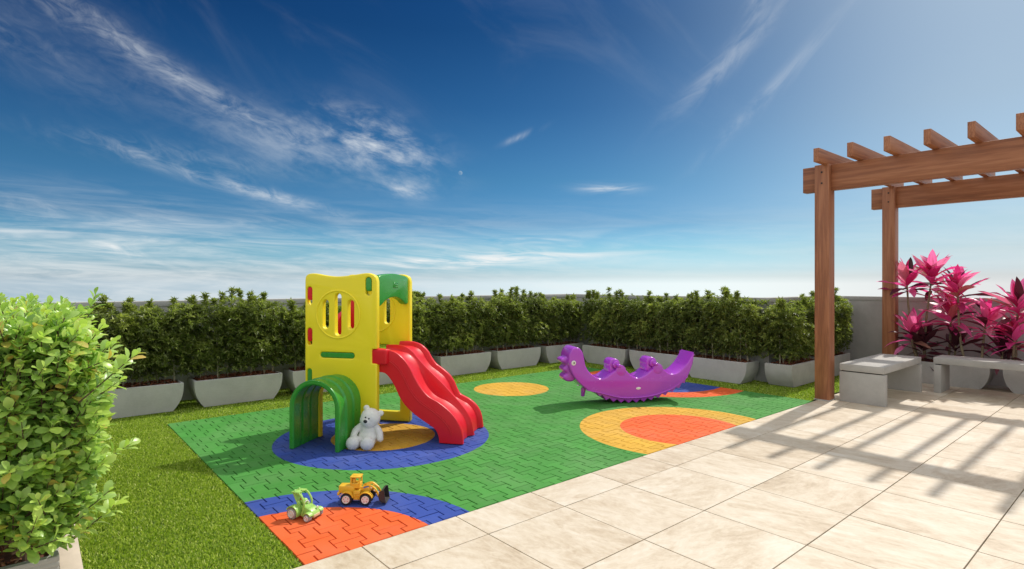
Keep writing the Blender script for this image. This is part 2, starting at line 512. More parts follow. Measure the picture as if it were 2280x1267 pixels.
def rubber_mat():
    m, T, b = new_mat('coloured_rubber')
    pos = T.add('ShaderNodeNewGeometry').outputs['Position']
    x, y, z = T.sep(pos)
    GREEN, BLUE, ORANGE, YEL = (0.062, 0.275, 0.042), (0.032, 0.075, 0.36), (0.82, 0.125, 0.022), (0.68, 0.385, 0.038)
    c = T.mix(0.0, GREEN, GREEN)
    for (cx, cy, r, colr) in CIRCLES:
        d = T.math('SQRT', T.math('ADD', T.math('POWER', T.math('SUBTRACT', x, cx), 2.0), T.math('POWER', T.math('SUBTRACT', y, cy), 2.0)))
        c = T.mix(T.maprange(d, r - 0.002, r + 0.002, 1.0, 0.0), c, {'g': GREEN, 'b': BLUE, 'o': ORANGE, 'y': YEL}[colr])
    rnd = T.add('ShaderNodeObjectInfo').outputs['Random']
    at = T.add('ShaderNodeAttribute'); at.attribute_name = 'tint'
    tv = T.math('ADD', T.math('MULTIPLY', rnd, 0.10), T.math('MULTIPLY', at.outputs['Fac'], 0.14))
    gran = T.noise(pos, 420.0, 2, 0.6)
    dust = T.noise(pos, 2.2, 6, 0.6)
    k = T.math('ADD', T.math('ADD', 0.80, tv), T.math('MULTIPLY', T.math('SUBTRACT', gran, 0.5), 0.35))
    c = T.mix(1.0, c, T.comb(k, k, k), 'MULTIPLY')
    c = T.mix(T.maprange(dust, 0.45, 0.8, 0.0, 0.10), c, (0.55, 0.5, 0.42))
    T.l.new(c, b.inputs['Base Color'])
    T.l.new(T.maprange(gran, 0.3, 0.7, 0.62, 0.85), b.inputs['Roughness'])
    b.inputs['Specular IOR Level'].default_value = 0.3
    bp = T.add('ShaderNodeBump'); bp.inputs['Strength'].default_value = 0.35; bp.inputs['Distance'].default_value = 0.0015
    T.l.new(gran, bp.inputs['Height']); T.l.new(bp.outputs[0], b.inputs['Normal'])
    return m


CIRCLES = [  # painted in this order, later ones on top
    (2.455, 4.676, 0.945, 'b'), (2.446, 4.677, 0.460, 'y'),
    (4.83, 5.70, 0.492, 'y'),
    (4.73, 3.08, 0.957, 'y'), (4.745, 3.08, 0.578, 'o'),
    (0.985, 2.78, 1.048, 'b'), (0.985, 2.78, 0.758, 'o'),
    (6.82, 4.80, 1.175, 'o'), (6.82, 4.80, 0.855, 'b'),
]


def concrete_mat(name, col, ribs=0.0):
    m, T, b = new_mat(name)
    co = T.add('ShaderNodeTexCoord').outputs['Object']
    rnd = T.add('ShaderNodeObjectInfo').outputs['Random']
    x, y, z = T.sep(co)
    v = T.comb(x, y, T.math('ADD', z, T.math('MULTIPLY', rnd, 9.0)))
    n = T.noise(v, 3.5, 7, 0.62, 0.3); f = T.noise(v, 70.0, 4, 0.7)
    k = T.math('ADD', T.math('MULTIPLY', n, 0.75), T.math('MULTIPLY', f, 0.25))
    T.l.new(T.ramp(k, [(0.25, tuple(c * 0.78 for c in col)), (0.5, col), (0.75, tuple(min(1, c * 1.16) for c in col))]), b.inputs['Base Color'])
    b.inputs['Roughness'].default_value = 0.78
    b.inputs['Specular IOR Level'].default_value = 0.3
    bp = T.add('ShaderNodeBump'); bp.inputs['Strength'].default_value = 0.35; bp.inputs['Distance'].default_value = 0.002
    T.l.new(k, bp.inputs['Height'])
    last = bp
    if ribs > 0:
        wob = T.noise(T.comb(T.math('MULTIPLY', x, 6.0), T.math('MULTIPLY', y, 6.0), T.math('MULTIPLY', z, 40.0)), 1.0, 3)
        s = T.math('SINE', T.math('ADD', T.math('MULTIPLY', z, 2 * PI / 0.0105), T.math('MULTIPLY', wob, 5.0)))
        b2 = T.add('ShaderNodeBump'); b2.inputs['Strength'].default_value = ribs; b2.inputs['Distance'].default_value = 0.004
        T.l.new(s, b2.inputs['Height']); T.l.new(bp.outputs[0], b2.inputs['Normal']); last = b2
    T.l.new(last.outputs[0], b.inputs['Normal'])
    return m


M = {}
M['tile'] = tile_mat()
M['rubber'] = rubber_mat()
M['joint'] = plain('tile_joint', (0.30, 0.27, 0.23), 0.9, 0.1, 8, 0.3, 90)
M['kerb'] = plain('pale_kerb_stone', (0.62, 0.52, 0.42), 0.6, 0.06, 9, 0.2, 80)
M['under'] = plain('dark_rubber_base', (0.035, 0.05, 0.04), 0.9, 0.1)
M['soil'] = plain('turf_backing', (0.14, 0.21, 0.03), 0.95, 0.2, 20)
M['wall'] = concrete_mat('grey_render', (0.46, 0.455, 0.44))
M['planter'] = concrete_mat('grey_planter', (0.53, 0.52, 0.50), 0.35)
M['bench'] = concrete_mat('grey_bench', (0.42, 0.405, 0.38))
for i, a in enumerate('xyz'): M['wood_' + a] = wood_mat('stained_wood_' + a, i)
M['yellow'] = plain('yellow_plastic', (0.93, 0.76, 0.020), 0.42, 0.015, 3, 0.05, 160, 0.10, sss=0.0)
M['red'] = plain('red_plastic', (0.70, 0.010, 0.022), 0.38, 0.03, 3, 0.04, 160, 0.06, 0.35)
M['green'] = plain('green_plastic', (0.035, 0.30, 0.035), 0.30, 0.03, 3, 0.04, 160, 0.25)
M['purple'] = plain('purple_plastic', (0.46, 0.055, 0.62), 0.22, 0.03, 3, 0.03, 120, 0.5)
M['white'] = plain('white_paint', (0.8, 0.8, 0.79), 0.4, 0.02)
M['black'] = plain('black_plastic', (0.012, 0.012, 0.013), 0.35, 0.1)
M['plush'] = plain('white_plush', (0.86, 0.845, 0.82), 0.95, 0.05, 30, 0.8, 260, 0, 0.1)
M['loader'] = plain('toy_yellow', (0.80, 0.47, 0.035), 0.4, 0.04, 20, 0.1, 300, 0.1)
M['tyre'] = plain('toy_black_tyre', (0.015, 0.015, 0.016), 0.6, 0.1, 30, 0.3, 300)
M['rim'] = plain('toy_white_rim', (0.75, 0.73, 0.72), 0.35, 0.03)
M['pink'] = plain('toy_pink', (0.65, 0.16, 0.22), 0.4, 0.04)
M['bucket'] = plain('toy_dark_bucket', (0.035, 0.032, 0.030), 0.45, 0.15, 30, 0.15, 200)
M['lime'] = plain('toy_lime', (0.36, 0.62, 0.14), 0.4, 0.04, 20, 0.1, 300, 0.1)
M['cream'] = plain('toy_cream', (0.66, 0.56, 0.34), 0.45, 0.04)
M['grey'] = plain('toy_grey_tyre', (0.33, 0.31, 0.31), 0.55, 0.06)
M['toyred'] = plain('toy_red', (0.55, 0.03, 0.02), 0.4, 0.04)
M['toyblue'] = plain('toy_blue', (0.10, 0.18, 0.42), 0.4, 0.04)
M['bark'] = plain('hedge_bark', (0.34, 0.31, 0.22), 0.85, 0.2, 40, 0.4, 150)
M['canebark'] = plain('cane_bark', (0.24, 0.20, 0.12), 0.8, 0.3, 60, 0.6, 120)
M['twig'] = plain('brown_twig', (0.10, 0.06, 0.035), 0.8, 0.2, 40)
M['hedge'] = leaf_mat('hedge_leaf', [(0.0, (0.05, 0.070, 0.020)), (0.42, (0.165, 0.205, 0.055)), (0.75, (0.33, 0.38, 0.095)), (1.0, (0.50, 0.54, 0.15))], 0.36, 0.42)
M['bush'] = leaf_mat('bush_leaf', [(0.0, (0.10, 0.21, 0.05)), (0.3, (0.21, 0.38, 0.10)), (0.62, (0.39, 0.57, 0.15)), (0.88, (0.58, 0.74, 0.17)), (0.93, (0.60, 0.52, 0.14)), (1.0, (0.62, 0.44, 0.12))], 0.32, 0.36)
M['turf'] = leaf_mat('turf_blade', [(0.0, (0.09, 0.17, 0.016)), (0.45, (0.32, 0.46, 0.04)), (0.8, (0.56, 0.66, 0.10)), (1.0, (0.82, 0.84, 0.32))], 0.5, 0.35, spec=0.3)
M['mulch'] = leaf_mat('bark_mulch', [(0.0, (0.08, 0.022, 0.012)), (0.5, (0.26, 0.085, 0.045)), (0.85, (0.42, 0.19, 0.11)), (1.0, (0.58, 0.38, 0.26))], 0.85, 0.0, spec=0.2)
M['mulch_bed'] = plain('mulch_bed', (0.12, 0.042, 0.024), 0.95, 0.3, 25, 0.6, 60)
def pink_mat():
    m, T, b = new_mat('pink_leaf')
    rnd = T.add('ShaderNodeObjectInfo').outputs['Random']
    co = T.add('ShaderNodeTexCoord').outputs['Object']
    x, y, z = T.sep(co)
    base = T.ramp(rnd, [(0.0, (0.38, 0.03, 0.12)), (0.2, (0.70, 0.04, 0.24)), (0.5, (0.92, 0.13, 0.45)), (0.84, (0.95, 0.34, 0.58)), (0.92, (0.55, 0.20, 0.17)), (1.0, (0.34, 0.24, 0.15))])
    st = T.noise(T.comb(T.math('MULTIPLY', x, 38.0), T.math('MULTIPLY', y, 2.2), T.math('MULTIPLY', rnd, 20.0)), 1.0, 4, 0.6)
    c = T.mix(T.maprange(st, 0.50, 0.72, 0.0, 0.62, True), base, (0.30, 0.075, 0.10))
    c = T.mix(T.maprange(st, 0.28, 0.42, 0.55, 0.0, True), c, (0.90, 0.30, 0.50))
    T.l.new(c, b.inputs['Base Color'])
    b.inputs['Roughness'].default_value = 0.34
    tr = T.add('ShaderNodeBsdfTranslucent')
    T.l.new(T.mix(1.0, c, (1.3, 0.9, 1.1), 'MULTIPLY'), tr.inputs[0])
    mx = T.add('ShaderNodeMixShader'); mx.inputs[0].default_value = 0.45
    T.l.new(b.outputs[0], mx.inputs[1]); T.l.new(tr.outputs[0], mx.inputs[2])
    T.l.new(mx.outputs[0], T.n['Material Output'].inputs[0])
    return m
M['pinkleaf'] = pink_mat()
M['darkleaf'] = leaf_mat('maroon_leaf', [(0.0, (0.035, 0.012, 0.016)), (0.6, (0.10, 0.022, 0.035)), (1.0, (0.18, 0.05, 0.07))], 0.4, 0.2, True, (1.2, 1, 1))

# ------------------------------------------------------------------ ground
RX0, RX1, RY0, RY1 = 1.03, 7.03, 2.79, 6.47       # the rubber playground
g = obj('ground', box_mesh('ground', (60, 60, 0.3), M['joint'], 0, 1, (5, 3, -0.19)))
tag(g, 'grey mortar bed of the terrace under the paving', None, None, 'structure')

# paving tiles
pav = obj('pavement', box_mesh('pavement', (11.9, 6.8, 0.02), M['joint'], 0, 1, (4.4, -0.62, -0.022)))
tag(pav, 'pale beige stone paving laid as square tiles', None, None, 'structure')
xs = [1.33 + 0.6005 * k for k in range(-4, 15)]
ys = [2.79, 2.474, 1.876, 1.277, 0.677, 0.078, -0.521, -1.12, -1.72]
tile_cache = {}
for i in range(len(xs) - 1):
    for j in range(len(ys) - 1):
        x0, x1 = xs[i], min(xs[i + 1], 10.0)
        if x1 - x0 < 0.05: continue
        y1, y0 = ys[j], ys[j + 1]
        key = (round(x1 - x0, 3), round(y1 - y0, 3))
        if key not in tile_cache:
            tile_cache[key] = box_mesh('tile', (key[0] - 0.006, key[1] - 0.006, 0.02), M['tile'], 0.0015, 1)
        o = obj('tile', tile_cache[key], pav, ((x0 + x1) / 2, (y0 + y1) / 2, -0.010 + random.uniform(-0.0004, 0.0004)))
        o.rotation_euler = (random.uniform(-1, 1) * 0.0006, random.uniform(-1, 1) * 0.0006, 0)

kb = obj('kerb', box_mesh('kerb', (0.088, 4.30, 0.06), M['kerb'], 0.004, 2, (0.152, 4.95, -0.026)))
tag(kb, 'pale beige stone edging strip between turf and planter', None, None, 'structure')

# rubber pavers: dog-bone shaped pieces
def clip(poly, x0, x1, y0, y1):
    def half(P, ax, lim, sgn):
        out = []
        for i in range(len(P)):
            a, b = P[i], P[(i + 1) % len(P)]
            ia, ib = sgn * (a[ax] - lim) >= 0, sgn * (b[ax] - lim) >= 0
            if ia: out.append(a)
            if ia != ib:
                t = (lim - a[ax]) / (b[ax] - a[ax])
                out.append((a[0] + t * (b[0] - a[0]), a[1] + t * (b[1] - a[1])))
        return out
    for ax, lim, sg in ((0, x0, 1), (0, x1, -1), (1, y0, 1), (1, y1, -1)):
        poly = half(poly, ax, lim, sg)
        if len(poly) < 3: return []
    res = []
    for p in poly:
        if not res or (abs(p[0] - res[-1][0]) + abs(p[1] - res[-1][1])) > 1e-5: res.append(p)
    return res


def paver_polys():
    px, A, hp = 0.1247, 0.0215, 0.1113
    gap = 0.0027
    out = []
    xc0, yc0 = 1.12, 3.132       # chain 0 centre and a zig boundary line
    for c in range(-2, 50):
        cx = xc0 + (c + 0.5) * px
        # odd/even columns are shifted by half a piece
        off = hp if c % 2 == 0 else 0.0
        for r in range(-4, 18):
            y0 = yc0 - 2 * hp + off - hp + r * 2 * hp + (0 if c % 2 else 0)
            y0 = 2.91 + (hp if c % 2 == 0 else 0.0) + (r) * 2 * hp
            w, n = px / 2 + A - gap, px / 2 - A - gap
            q = hp / 2
            ya, yb, yc, yd = y0 + gap, y0 + q, y0 + 2 * hp - q, y0 + 2 * hp - gap
            P = [(cx - w, ya), (cx + w, ya), (cx + w, yb - gap), (cx + n, yb - gap), (cx + n, yc + gap), (cx + w, yc + gap),
                 (cx + w, yd), (cx - w, yd), (cx - w, yc + gap), (cx - n, yc + gap), (cx - n, yb - gap), (cx - w, yb - gap)]
            P = clip(P, RX0 + 0.001, RX1 - 0.001, RY0 + 0.002, RY1 - 0.001)
            if len(P) >= 3:
                a = sum(P[k][0] * P[(k + 1) % len(P)][1] - P[(k + 1) % len(P)][0] * P[k][1] for k in range(len(P))) / 2
                if abs(a) > 1e-4: out.append(P)
    return out


def paver_geo(P, top, ch=0.0020, depth=0.02):
    """prism with a chamfered rim: outer ring lower, inner ring on top (miter inset)"""
    n = len(P)
    a = sum(P[k][0] * P[(k + 1) % n][1] - P[(k + 1) % n][0] * P[k][1] for k in range(n))
    if a < 0: P = P[::-1]
    ins = []
    for i in range(n):
        p0, p1, p2 = np.array(P[i - 1]), np.array(P[i]), np.array(P[(i + 1) % n])
        d1 = (p1 - p0) / max(np.linalg.norm(p1 - p0), 1e-9); d2 = (p2 - p1) / max(np.linalg.norm(p2 - p1), 1e-9)
        n1 = np.array((-d1[1], d1[0])); n2 = np.array((-d2[1], d2[0]))
        b = n1 + n2
        L = max(b @ b / 2, 0.4)
        ins.append(p1 + b / L * ch * 1.0)
    V = [(p[0], p[1], -depth) for p in P] + [(p[0], p[1], top(p[0], p[1]) - ch) for p in P] + [(p[0], p[1], top(p[0], p[1])) for p in ins]
    F = []
    for lv in (0, 1):
        for i in range(n):
            j = (i + 1) % n
            F.append([lv * n + i, lv * n + j, lv * n + n + j, lv * n + n + i])
    F.append([2 * n + i for i in range(n)])
    return V, F


play = obj('playground_floor', box_mesh('playground_floor', (RX1 - RX0, RY1 - RY0, 0.012), M['under'], 0, 1, ((RX0 + RX1) / 2, (RY0 + RY1) / 2, -0.018)))
tag(play, 'rectangle of interlocking coloured rubber pavers with bright circles', None, None, 'structure')
polys = paver_polys()
polys.sort(key=lambda P: min((p[0] * math.cos(YAW) + p[1] * math.sin(YAW)) for p in P))
rest_V, rest_F, rest_t = [], [], []
for k, P in enumerate(polys):
    cx = sum(p[0] for p in P) / len(P); cy = sum(p[1] for p in P) / len(P)
    h = random.uniform(-0.0008, 0.0008); tx, ty = random.uniform(-1, 1) * 0.008, random.uniform(-1, 1) * 0.008
    top = lambda x, y: h + (x - cx) * tx + (y - cy) * ty
    if k < 300:
        Q = [(p[0] - cx, p[1] - cy) for p in P]
        V, F = paver_geo(Q, lambda x, y: h + x * tx + y * ty)
        obj('rubber_paver', np_mesh('rubber_paver', V, F, M['rubber'], attr=[random.random()] * len(V)), play, (cx, cy, 0))
    else:
        V, F = paver_geo(P, top)
        b0 = len(rest_V); rest_V += V; rest_F += [[b0 + i for i in f] for f in F]; rest_t += [random.random()] * len(V)
o = obj('rubber_pavers', np_mesh('rubber_pavers', rest_V, rest_F, M['rubber'], attr=rest_t), play)
tag(o, None, None, None, 'stuff')

# artificial turf
lawn = [(0.197, 2.80, 1.03, 7.75, 21000), (1.03, 6.475, 8.0, 7.75, 8000), (7.035, 2.84, 7.95, 6.475, 8000), (7.95, 2.84, 10.0, 3.72, 4500)]
lm = bmesh.new()
for (x0, y0, x1, y1, dn) in lawn:
    vs = [lm.verts.new(p) for p in ((x0, y0, -0.012), (x1, y0, -0.012), (x1, y1, -0.012), (x0, y1, -0.012))]
    lm.faces.new(vs)
tag(obj('lawn', bm_mesh('lawn', lm, M['soil'])), 'backing of the artificial lawn around the rubber floor', None, None, 'structure')


def blades(rects):
    Vs, ts = [], []
    for (x0, y0, x1, y1, dn) in rects:
        area = (x1 - x0) * (y1 - y0)
        n = int(area * dn)
        x = rng.uniform(x0 + 0.004, x1 - 0.004, n); y = rng.uniform(y0 + 0.004, y1 - 0.004, n)
        # more blades close to the camera
        if dn > 10000:
            keep = rng.random(n) < np.clip(1.25 - (y - 2.8) * 0.11, 0.55, 1.0)
            x, y = x[keep], y[keep]; n = len(x)
        a = rng.uniform(0, 2 * PI, n); hgt = rng.uniform(0.010, 0.019, n); wd = rng.uniform(0.0022, 0.0036, n) * (1.0 if dn > 10000 else 1.35)
        b = a + rng.uniform(-0.9, 0.9, n); lean = rng.uniform(0.003, 0.016, n)
        z0 = np.full(n, -0.012)
        dx, dy = np.cos(a) * wd, np.sin(a) * wd
        lx, ly = -np.sin(b) * lean, np.cos(b) * lean
        base1 = np.stack([x - dx, y - dy, z0], 1); base2 = np.stack([x + dx, y + dy, z0], 1)
        m1 = np.stack([x + dx * 0.8 + lx * 0.4, y + dy * 0.8 + ly * 0.4, z0 + hgt * 0.62], 1)
        m0 = np.stack([x - dx * 0.8 + lx * 0.4, y - dy * 0.8 + ly * 0.4, z0 + hgt * 0.62], 1)
        tp = np.stack([x + lx, y + ly, z0 + hgt], 1)
        Vs.append(np.stack([base1, base2, m1, tp, m0], 1).reshape(-1, 3))
        ts.append(np.repeat(np.clip(rng.normal(0.5, 0.27, n), 0, 1), 5))
    V = np.concatenate(Vs); t = np.concatenate(ts)
    k = len(V) // 5
    F = np.arange(k * 5).reshape(k, 5)
    return np_mesh('grass', V, F, M['turf'], attr=t)


tag(obj('grass', blades(lawn)), 'short bright artificial grass around the rubber floor', 'grass', None, 'stuff')

# ------------------------------------------------------------------ walls
WH = 1.185
def wall(name, label, pts):
    """one wall: body + coping"""
    (x0, y0), (x1, y1) = pts
    sx, sy = abs(x1 - x0), abs(y1 - y0)
    cx, cy = (x0 + x1) / 2, (y0 + y1) / 2
    t = thing(name, label, 'wall', (cx, cy, 0))
    obj('wall_body', box_mesh('wall_body', (sx, sy, WH - 0.035), M['wall'], 0.0, 1, (0, 0, (WH - 0.035) / 2 - 0.03)), t)
    obj('coping', box_mesh('coping', (sx + 0.02, sy + 0.02, 0.063), M['wall'], 0.004, 2, (0, 0, WH - 0.0335)), t)
    return t


wall('parapet_wall', 'long grey rendered wall behind the left row of hedge planters', ((-3.0, 7.66), (7.90, 7.84)))
wall('parapet_wall', 'grey rendered wall behind the right row of hedge planters', ((7.925, 3.95), (8.10, 7.84)))
wall('parapet_wall', 'short grey wall return behind the hedge turned towards the benches', ((7.925, 3.74), (10.02, 3.925)))
wall('parapet_wall', 'grey wall behind the pink plants and benches', ((10.05, -2.2), (10.23, 3.925)))

# ------------------------------------------------------------------ planters
PL, PW, PH = 0.95, 0.36, 0.295
def planter_mesh(L=PL, W=PW, H=PH, curve=0.10):
    """trough with flat long faces whose ends curve in towards the bottom, hollow at the top"""
    n = 10
    prof = []
    for i in range(n + 1):
        t = i / n
        prof.append((curve * (1 - math.sin(t * PI / 2)) ** 1.5, t * H))      # inset of the end at height
    V = []; F = []
    rings = []
    for ins, z in prof:
        a = L / 2 - ins; b = W / 2 - 0.12 * ins
        rings.append([(-a, -b, z), (a, -b, z), (a, b, z), (-a, b, z)])
    e = 0.006
    a, b = L / 2, W / 2
    rings.append([(-a + e, -b + e, H + e), (a - e, -b + e, H + e), (a - e, b - e, H + e), (-a + e, b - e, H + e)])
    w = 0.026
    rings.append([(-a + w, -b + w, H + e), (a - w, -b + w, H + e), (a - w, b - w, H + e), (-a + w, b - w, H + e)])
    rings.append([(-a + w, -b + w, H - 0.06), (a - w, -b + w, H - 0.06), (a - w, b - w, H - 0.06), (-a + w, b - w, H - 0.06)])
    for r in rings: V += r
    for k in range(len(rings) - 1):
        for i in range(4):
            j = (i + 1) % 4
            F.append([k * 4 + i, k * 4 + j, k * 4 + 4 + j, k * 4 + 4 + i])
    F.append([3, 2, 1, 0]); k = (len(rings) - 1) * 4; F.append([k, k + 1, k + 2, k + 3])
    return np_mesh('body', V, F, M['planter'], smooth=True, sharp=25)


def mulch_mesh(L, W, H, n=520):
    cx = rng.uniform(-L / 2 + 0.03, L / 2 - 0.03, n); cy = rng.uniform(-W / 2 + 0.03, W / 2 - 0.03, n)
    edge = np.minimum(np.minimum(L / 2 - np.abs(cx), W / 2 - np.abs(cy)) / 0.12, 1.0)
    cz = H - 0.008 + 0.028 * edge + rng.uniform(-0.006, 0.010, n)
    ln = rng.uniform(0.012, 0.045, n); wd = rng.uniform(0.004, 0.012, n); th = rng.uniform(0.002, 0.005, n)
    az = rng.uniform(0, 2 * PI, n); ti = rng.normal(0, 0.28, n)
    B = np.array([(-1, -1, -1), (1, -0.7, -1), (1, 0.8, -1), (-1, 1, -1), (-0.9, -0.8, 1), (0.8, -0.6, 1), (0.9, 0.7, 1), (-0.8, 0.9, 1)], float) * 0.5
    Q = np.array([[0, 3, 2, 1], [4, 5, 6, 7], [0, 1, 5, 4], [1, 2, 6, 5], [2, 3, 7, 6], [3, 0, 4, 7]])
    P = B[None] * np.stack([ln, wd, th], 1)[:, None, :]
    ct, st = np.cos(ti)[:, None], np.sin(ti)[:, None]
    x = P[:, :, 0] * ct; z = P[:, :, 2] + P[:, :, 0] * st; y = P[:, :, 1]
    ca, sa = np.cos(az)[:, None], np.sin(az)[:, None]
    V = np.stack([x * ca - y * sa + cx[:, None], x * sa + y * ca + cy[:, None], z + cz[:, None]], 2).reshape(-1, 3)
    F = (Q[None] + (np.arange(n) * 8)[:, None, None]).reshape(-1, 4)
    t = np.repeat(np.clip(rng.beta(2, 2.4, n), 0, 1), 8)
    return np_mesh('mulch', V, F, M['mulch'], attr=t)


body_me = planter_mesh()
bed_me = box_mesh('mulch_bed', (PL - 0.056, PW - 0.056, 0.03), M['mulch_bed'], 0, 1, (0, 0, PH - 0.022))
mulch_mes = [mulch_mesh(PL - 0.03, PW - 0.03, PH) for _ in range(3)]


def planter(label, loc, rz, group, k=0):
    t = thing('planter', label, 'planter', loc, rz, group)
    obj('body', body_me, t)
    obj('soil', bed_me, t)
    o = obj('mulch', mulch_mes[k % 3], t); o['kind'] = 'stuff'
    return t


# ------------------------------------------------------------------ foliage helpers
def rot_from(axis, roll):
    """(n,3) unit axes -> (n,3,3) matrices whose columns are (side, axis, normal); roll about the axis"""
    n = len(axis)
    up = np.tile(np.array([[0.0, 0, 1]]), (n, 1))
    up[np.abs(axis[:, 2]) > 0.97] = (1, 0, 0)
    s = np.cross(axis, up); s /= np.linalg.norm(s, axis=1, keepdims=True)
    nn = np.cross(s, axis)
    c, si = np.cos(roll)[:, None], np.sin(roll)[:, None]
    return np.stack([c * s + si * nn, axis, -si * s + c * nn], 2)


def leaves(tmplV, tmplF, pos, R, size, tint):
    n, k = len(pos), len(tmplV)
    P = tmplV[None] * size[:, None, None] if size.ndim == 1 else tmplV[None] * size[:, None, :]
    V = np.einsum('nij,nkj->nki', R, P) + pos[:, None, :]
    F = (tmplF[None] + (np.arange(n) * k)[:, None, None]).reshape(-1, tmplF.shape[1])
    return V.reshape(-1, 3), F, np.repeat(tint, k)


def unit(a): return a / np.maximum(np.linalg.norm(a, axis=1, keepdims=True), 1e-9)


# narrow folded leaf (side, along, normal)
NARROW_V = np.array([(0, 0, 0), (-0.5, 0.45, 0.10), (0, 0.5, -0.02), (0.5, 0.45, 0.10), (0, 1, -0.12)], float)
NARROW_F = np.array([(0, 2, 1), (0, 3, 2), (1, 2, 4), (2, 3, 4)])


def hedge_mesh(seed, L=1.08, W=0.50, z0=0.45, z1=1.13, nr=2700):
    r = np.random.default_rng(seed)
    # clumps give light and dark masses and an uneven outline
    nc = 60
    cc = np.stack([r.uniform(-L / 2, L / 2, nc) * 0.92, r.uniform(-W / 2, W / 2, nc) * 0.75, r.uniform(z0 + 0.06, z1 - 0.06, nc)], 1)
    cr = r.uniform(0.10, 0.17, nc)
    # a few leading shoots stick out over the top
    ns = 9
    sp = np.stack([r.uniform(-L / 2, L / 2, ns) * 0.9, r.uniform(-0.12, 0.12, ns), np.full(ns, z1)], 1)
    pos, ax, tn = [], [], []
    ci = r.integers(0, nc, nr)
    d = unit(r.normal(size=(nr, 3))); rad = cr[ci] * r.uniform(0.45, 1.0, nr) ** 0.5
    p = cc[ci] + d * rad[:, None]
    ok = (np.abs(p[:, 0]) < L / 2 + 0.05) & (np.abs(p[:, 1]) < W / 2 + 0.03) & (p[:, 2] > z0 - 0.05)
    p, d, ci = p[ok], d[ok], ci[ok]
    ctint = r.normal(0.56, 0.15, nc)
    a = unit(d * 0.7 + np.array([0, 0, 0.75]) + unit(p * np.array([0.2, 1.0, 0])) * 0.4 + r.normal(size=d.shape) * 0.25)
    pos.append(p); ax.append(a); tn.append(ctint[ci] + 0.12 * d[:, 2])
    # filling layer so the far side does not show through
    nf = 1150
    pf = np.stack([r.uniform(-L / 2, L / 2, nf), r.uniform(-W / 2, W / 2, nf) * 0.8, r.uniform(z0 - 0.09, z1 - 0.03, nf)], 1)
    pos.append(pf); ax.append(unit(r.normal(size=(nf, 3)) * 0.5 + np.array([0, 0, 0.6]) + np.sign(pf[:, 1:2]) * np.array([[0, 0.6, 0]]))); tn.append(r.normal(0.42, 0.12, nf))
    for i in range(ns):
        h = r.uniform(0.04, 0.19); m = int(6 + h * 90)
        t = r.uniform(0, 1, m)
        q = sp[i] + np.stack([r.normal(0, 0.012, m) + t * r.normal(0, 0.03), r.normal(0, 0.012, m), t * h - 0.02], 1)
        pos.append(q); ax.append(unit(np.stack([r.normal(0, 0.5, m), r.normal(0, 0.5, m), np.ones(m)], 1))); tn.append(r.normal(0.62, 0.12, m))
    pos = np.concatenate(pos); ax = np.concatenate(ax); tn = np.concatenate(tn)
    k = 8
    N = len(pos)
    th = (np.arange(k) / k * 2 * PI)[None] + r.uniform(0, 6.28, (N, 1)) + r.normal(0, 0.25, (N, k))
    el = r.uniform(0.15, 1.0, (N, k))
    R0 = rot_from(ax, np.zeros(N))
    dirs = (np.cos(th) * np.cos(el))[..., None] * R0[:, None, :, 0] + (np.sin(th) * np.cos(el))[..., None] * R0[:, None, :, 2] + np.sin(el)[..., None] * R0[:, None, :, 1]
    A = unit(dirs.reshape(-1, 3))
    n = len(A)
    ln = r.uniform(0.036, 0.066, n)
    size = np.stack([ln * r.uniform(0.24, 0.34, n), ln, ln * 1.0], 1)
    P = np.repeat(pos, k, 0)
    tint = np.clip(np.repeat(tn, k) + r.normal(0, 0.10, n), 0, 1)
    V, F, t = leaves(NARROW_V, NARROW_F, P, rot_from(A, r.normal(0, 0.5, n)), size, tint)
    return np_mesh('foliage', V, F, M['hedge'], attr=t)


hedge_mes = [hedge_mesh(21, z1=1.10), hedge_mesh(22, z1=1.16, nr=2500), hedge_mesh(23, z1=1.08), hedge_mesh(24, z1=1.13, nr=2300)]
stem_mes = []
for s in range(8):
    r = random.Random(s)
    lean, ly = r.uniform(-0.07, 0.07), r.uniform(-0.04, 0.04)
    top = r.uniform(0.68, 0.92)
    pts = [(0, 0, PH - 0.02), (lean * 0.25 + r.uniform(-.008, .008), ly * 0.2, 0.42), (lean * 0.55 + r.uniform(-.012, .012), ly * 0.6, 0.60), (lean, ly, top)]
    stem_mes.append(tube_mesh('stem', pts, [0.0095, 0.0085, 0.0065, 0.004], M['bark'], 6))


def hedge(label, loc, rz, k, group):
    t = thing('hedge', label, 'hedge', loc, rz, group)
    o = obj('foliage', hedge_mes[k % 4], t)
    if (k // 4) % 2: o.rotation_euler = (0, 0, PI)
    r = random.Random(100 + k)
    n = 11
    for i in range(n):
        s = obj('stem', stem_mes[r.randrange(8)], t, (-0.40 + 0.80 * (i + r.uniform(-0.3, 0.3)) / (n - 1), r.uniform(-0.11, 0.06), 0), (0, 0, r.uniform(0, 6.28)))
        f = r.uniform(0.7, 1.25); s.scale = (f, f, 1)
    return t


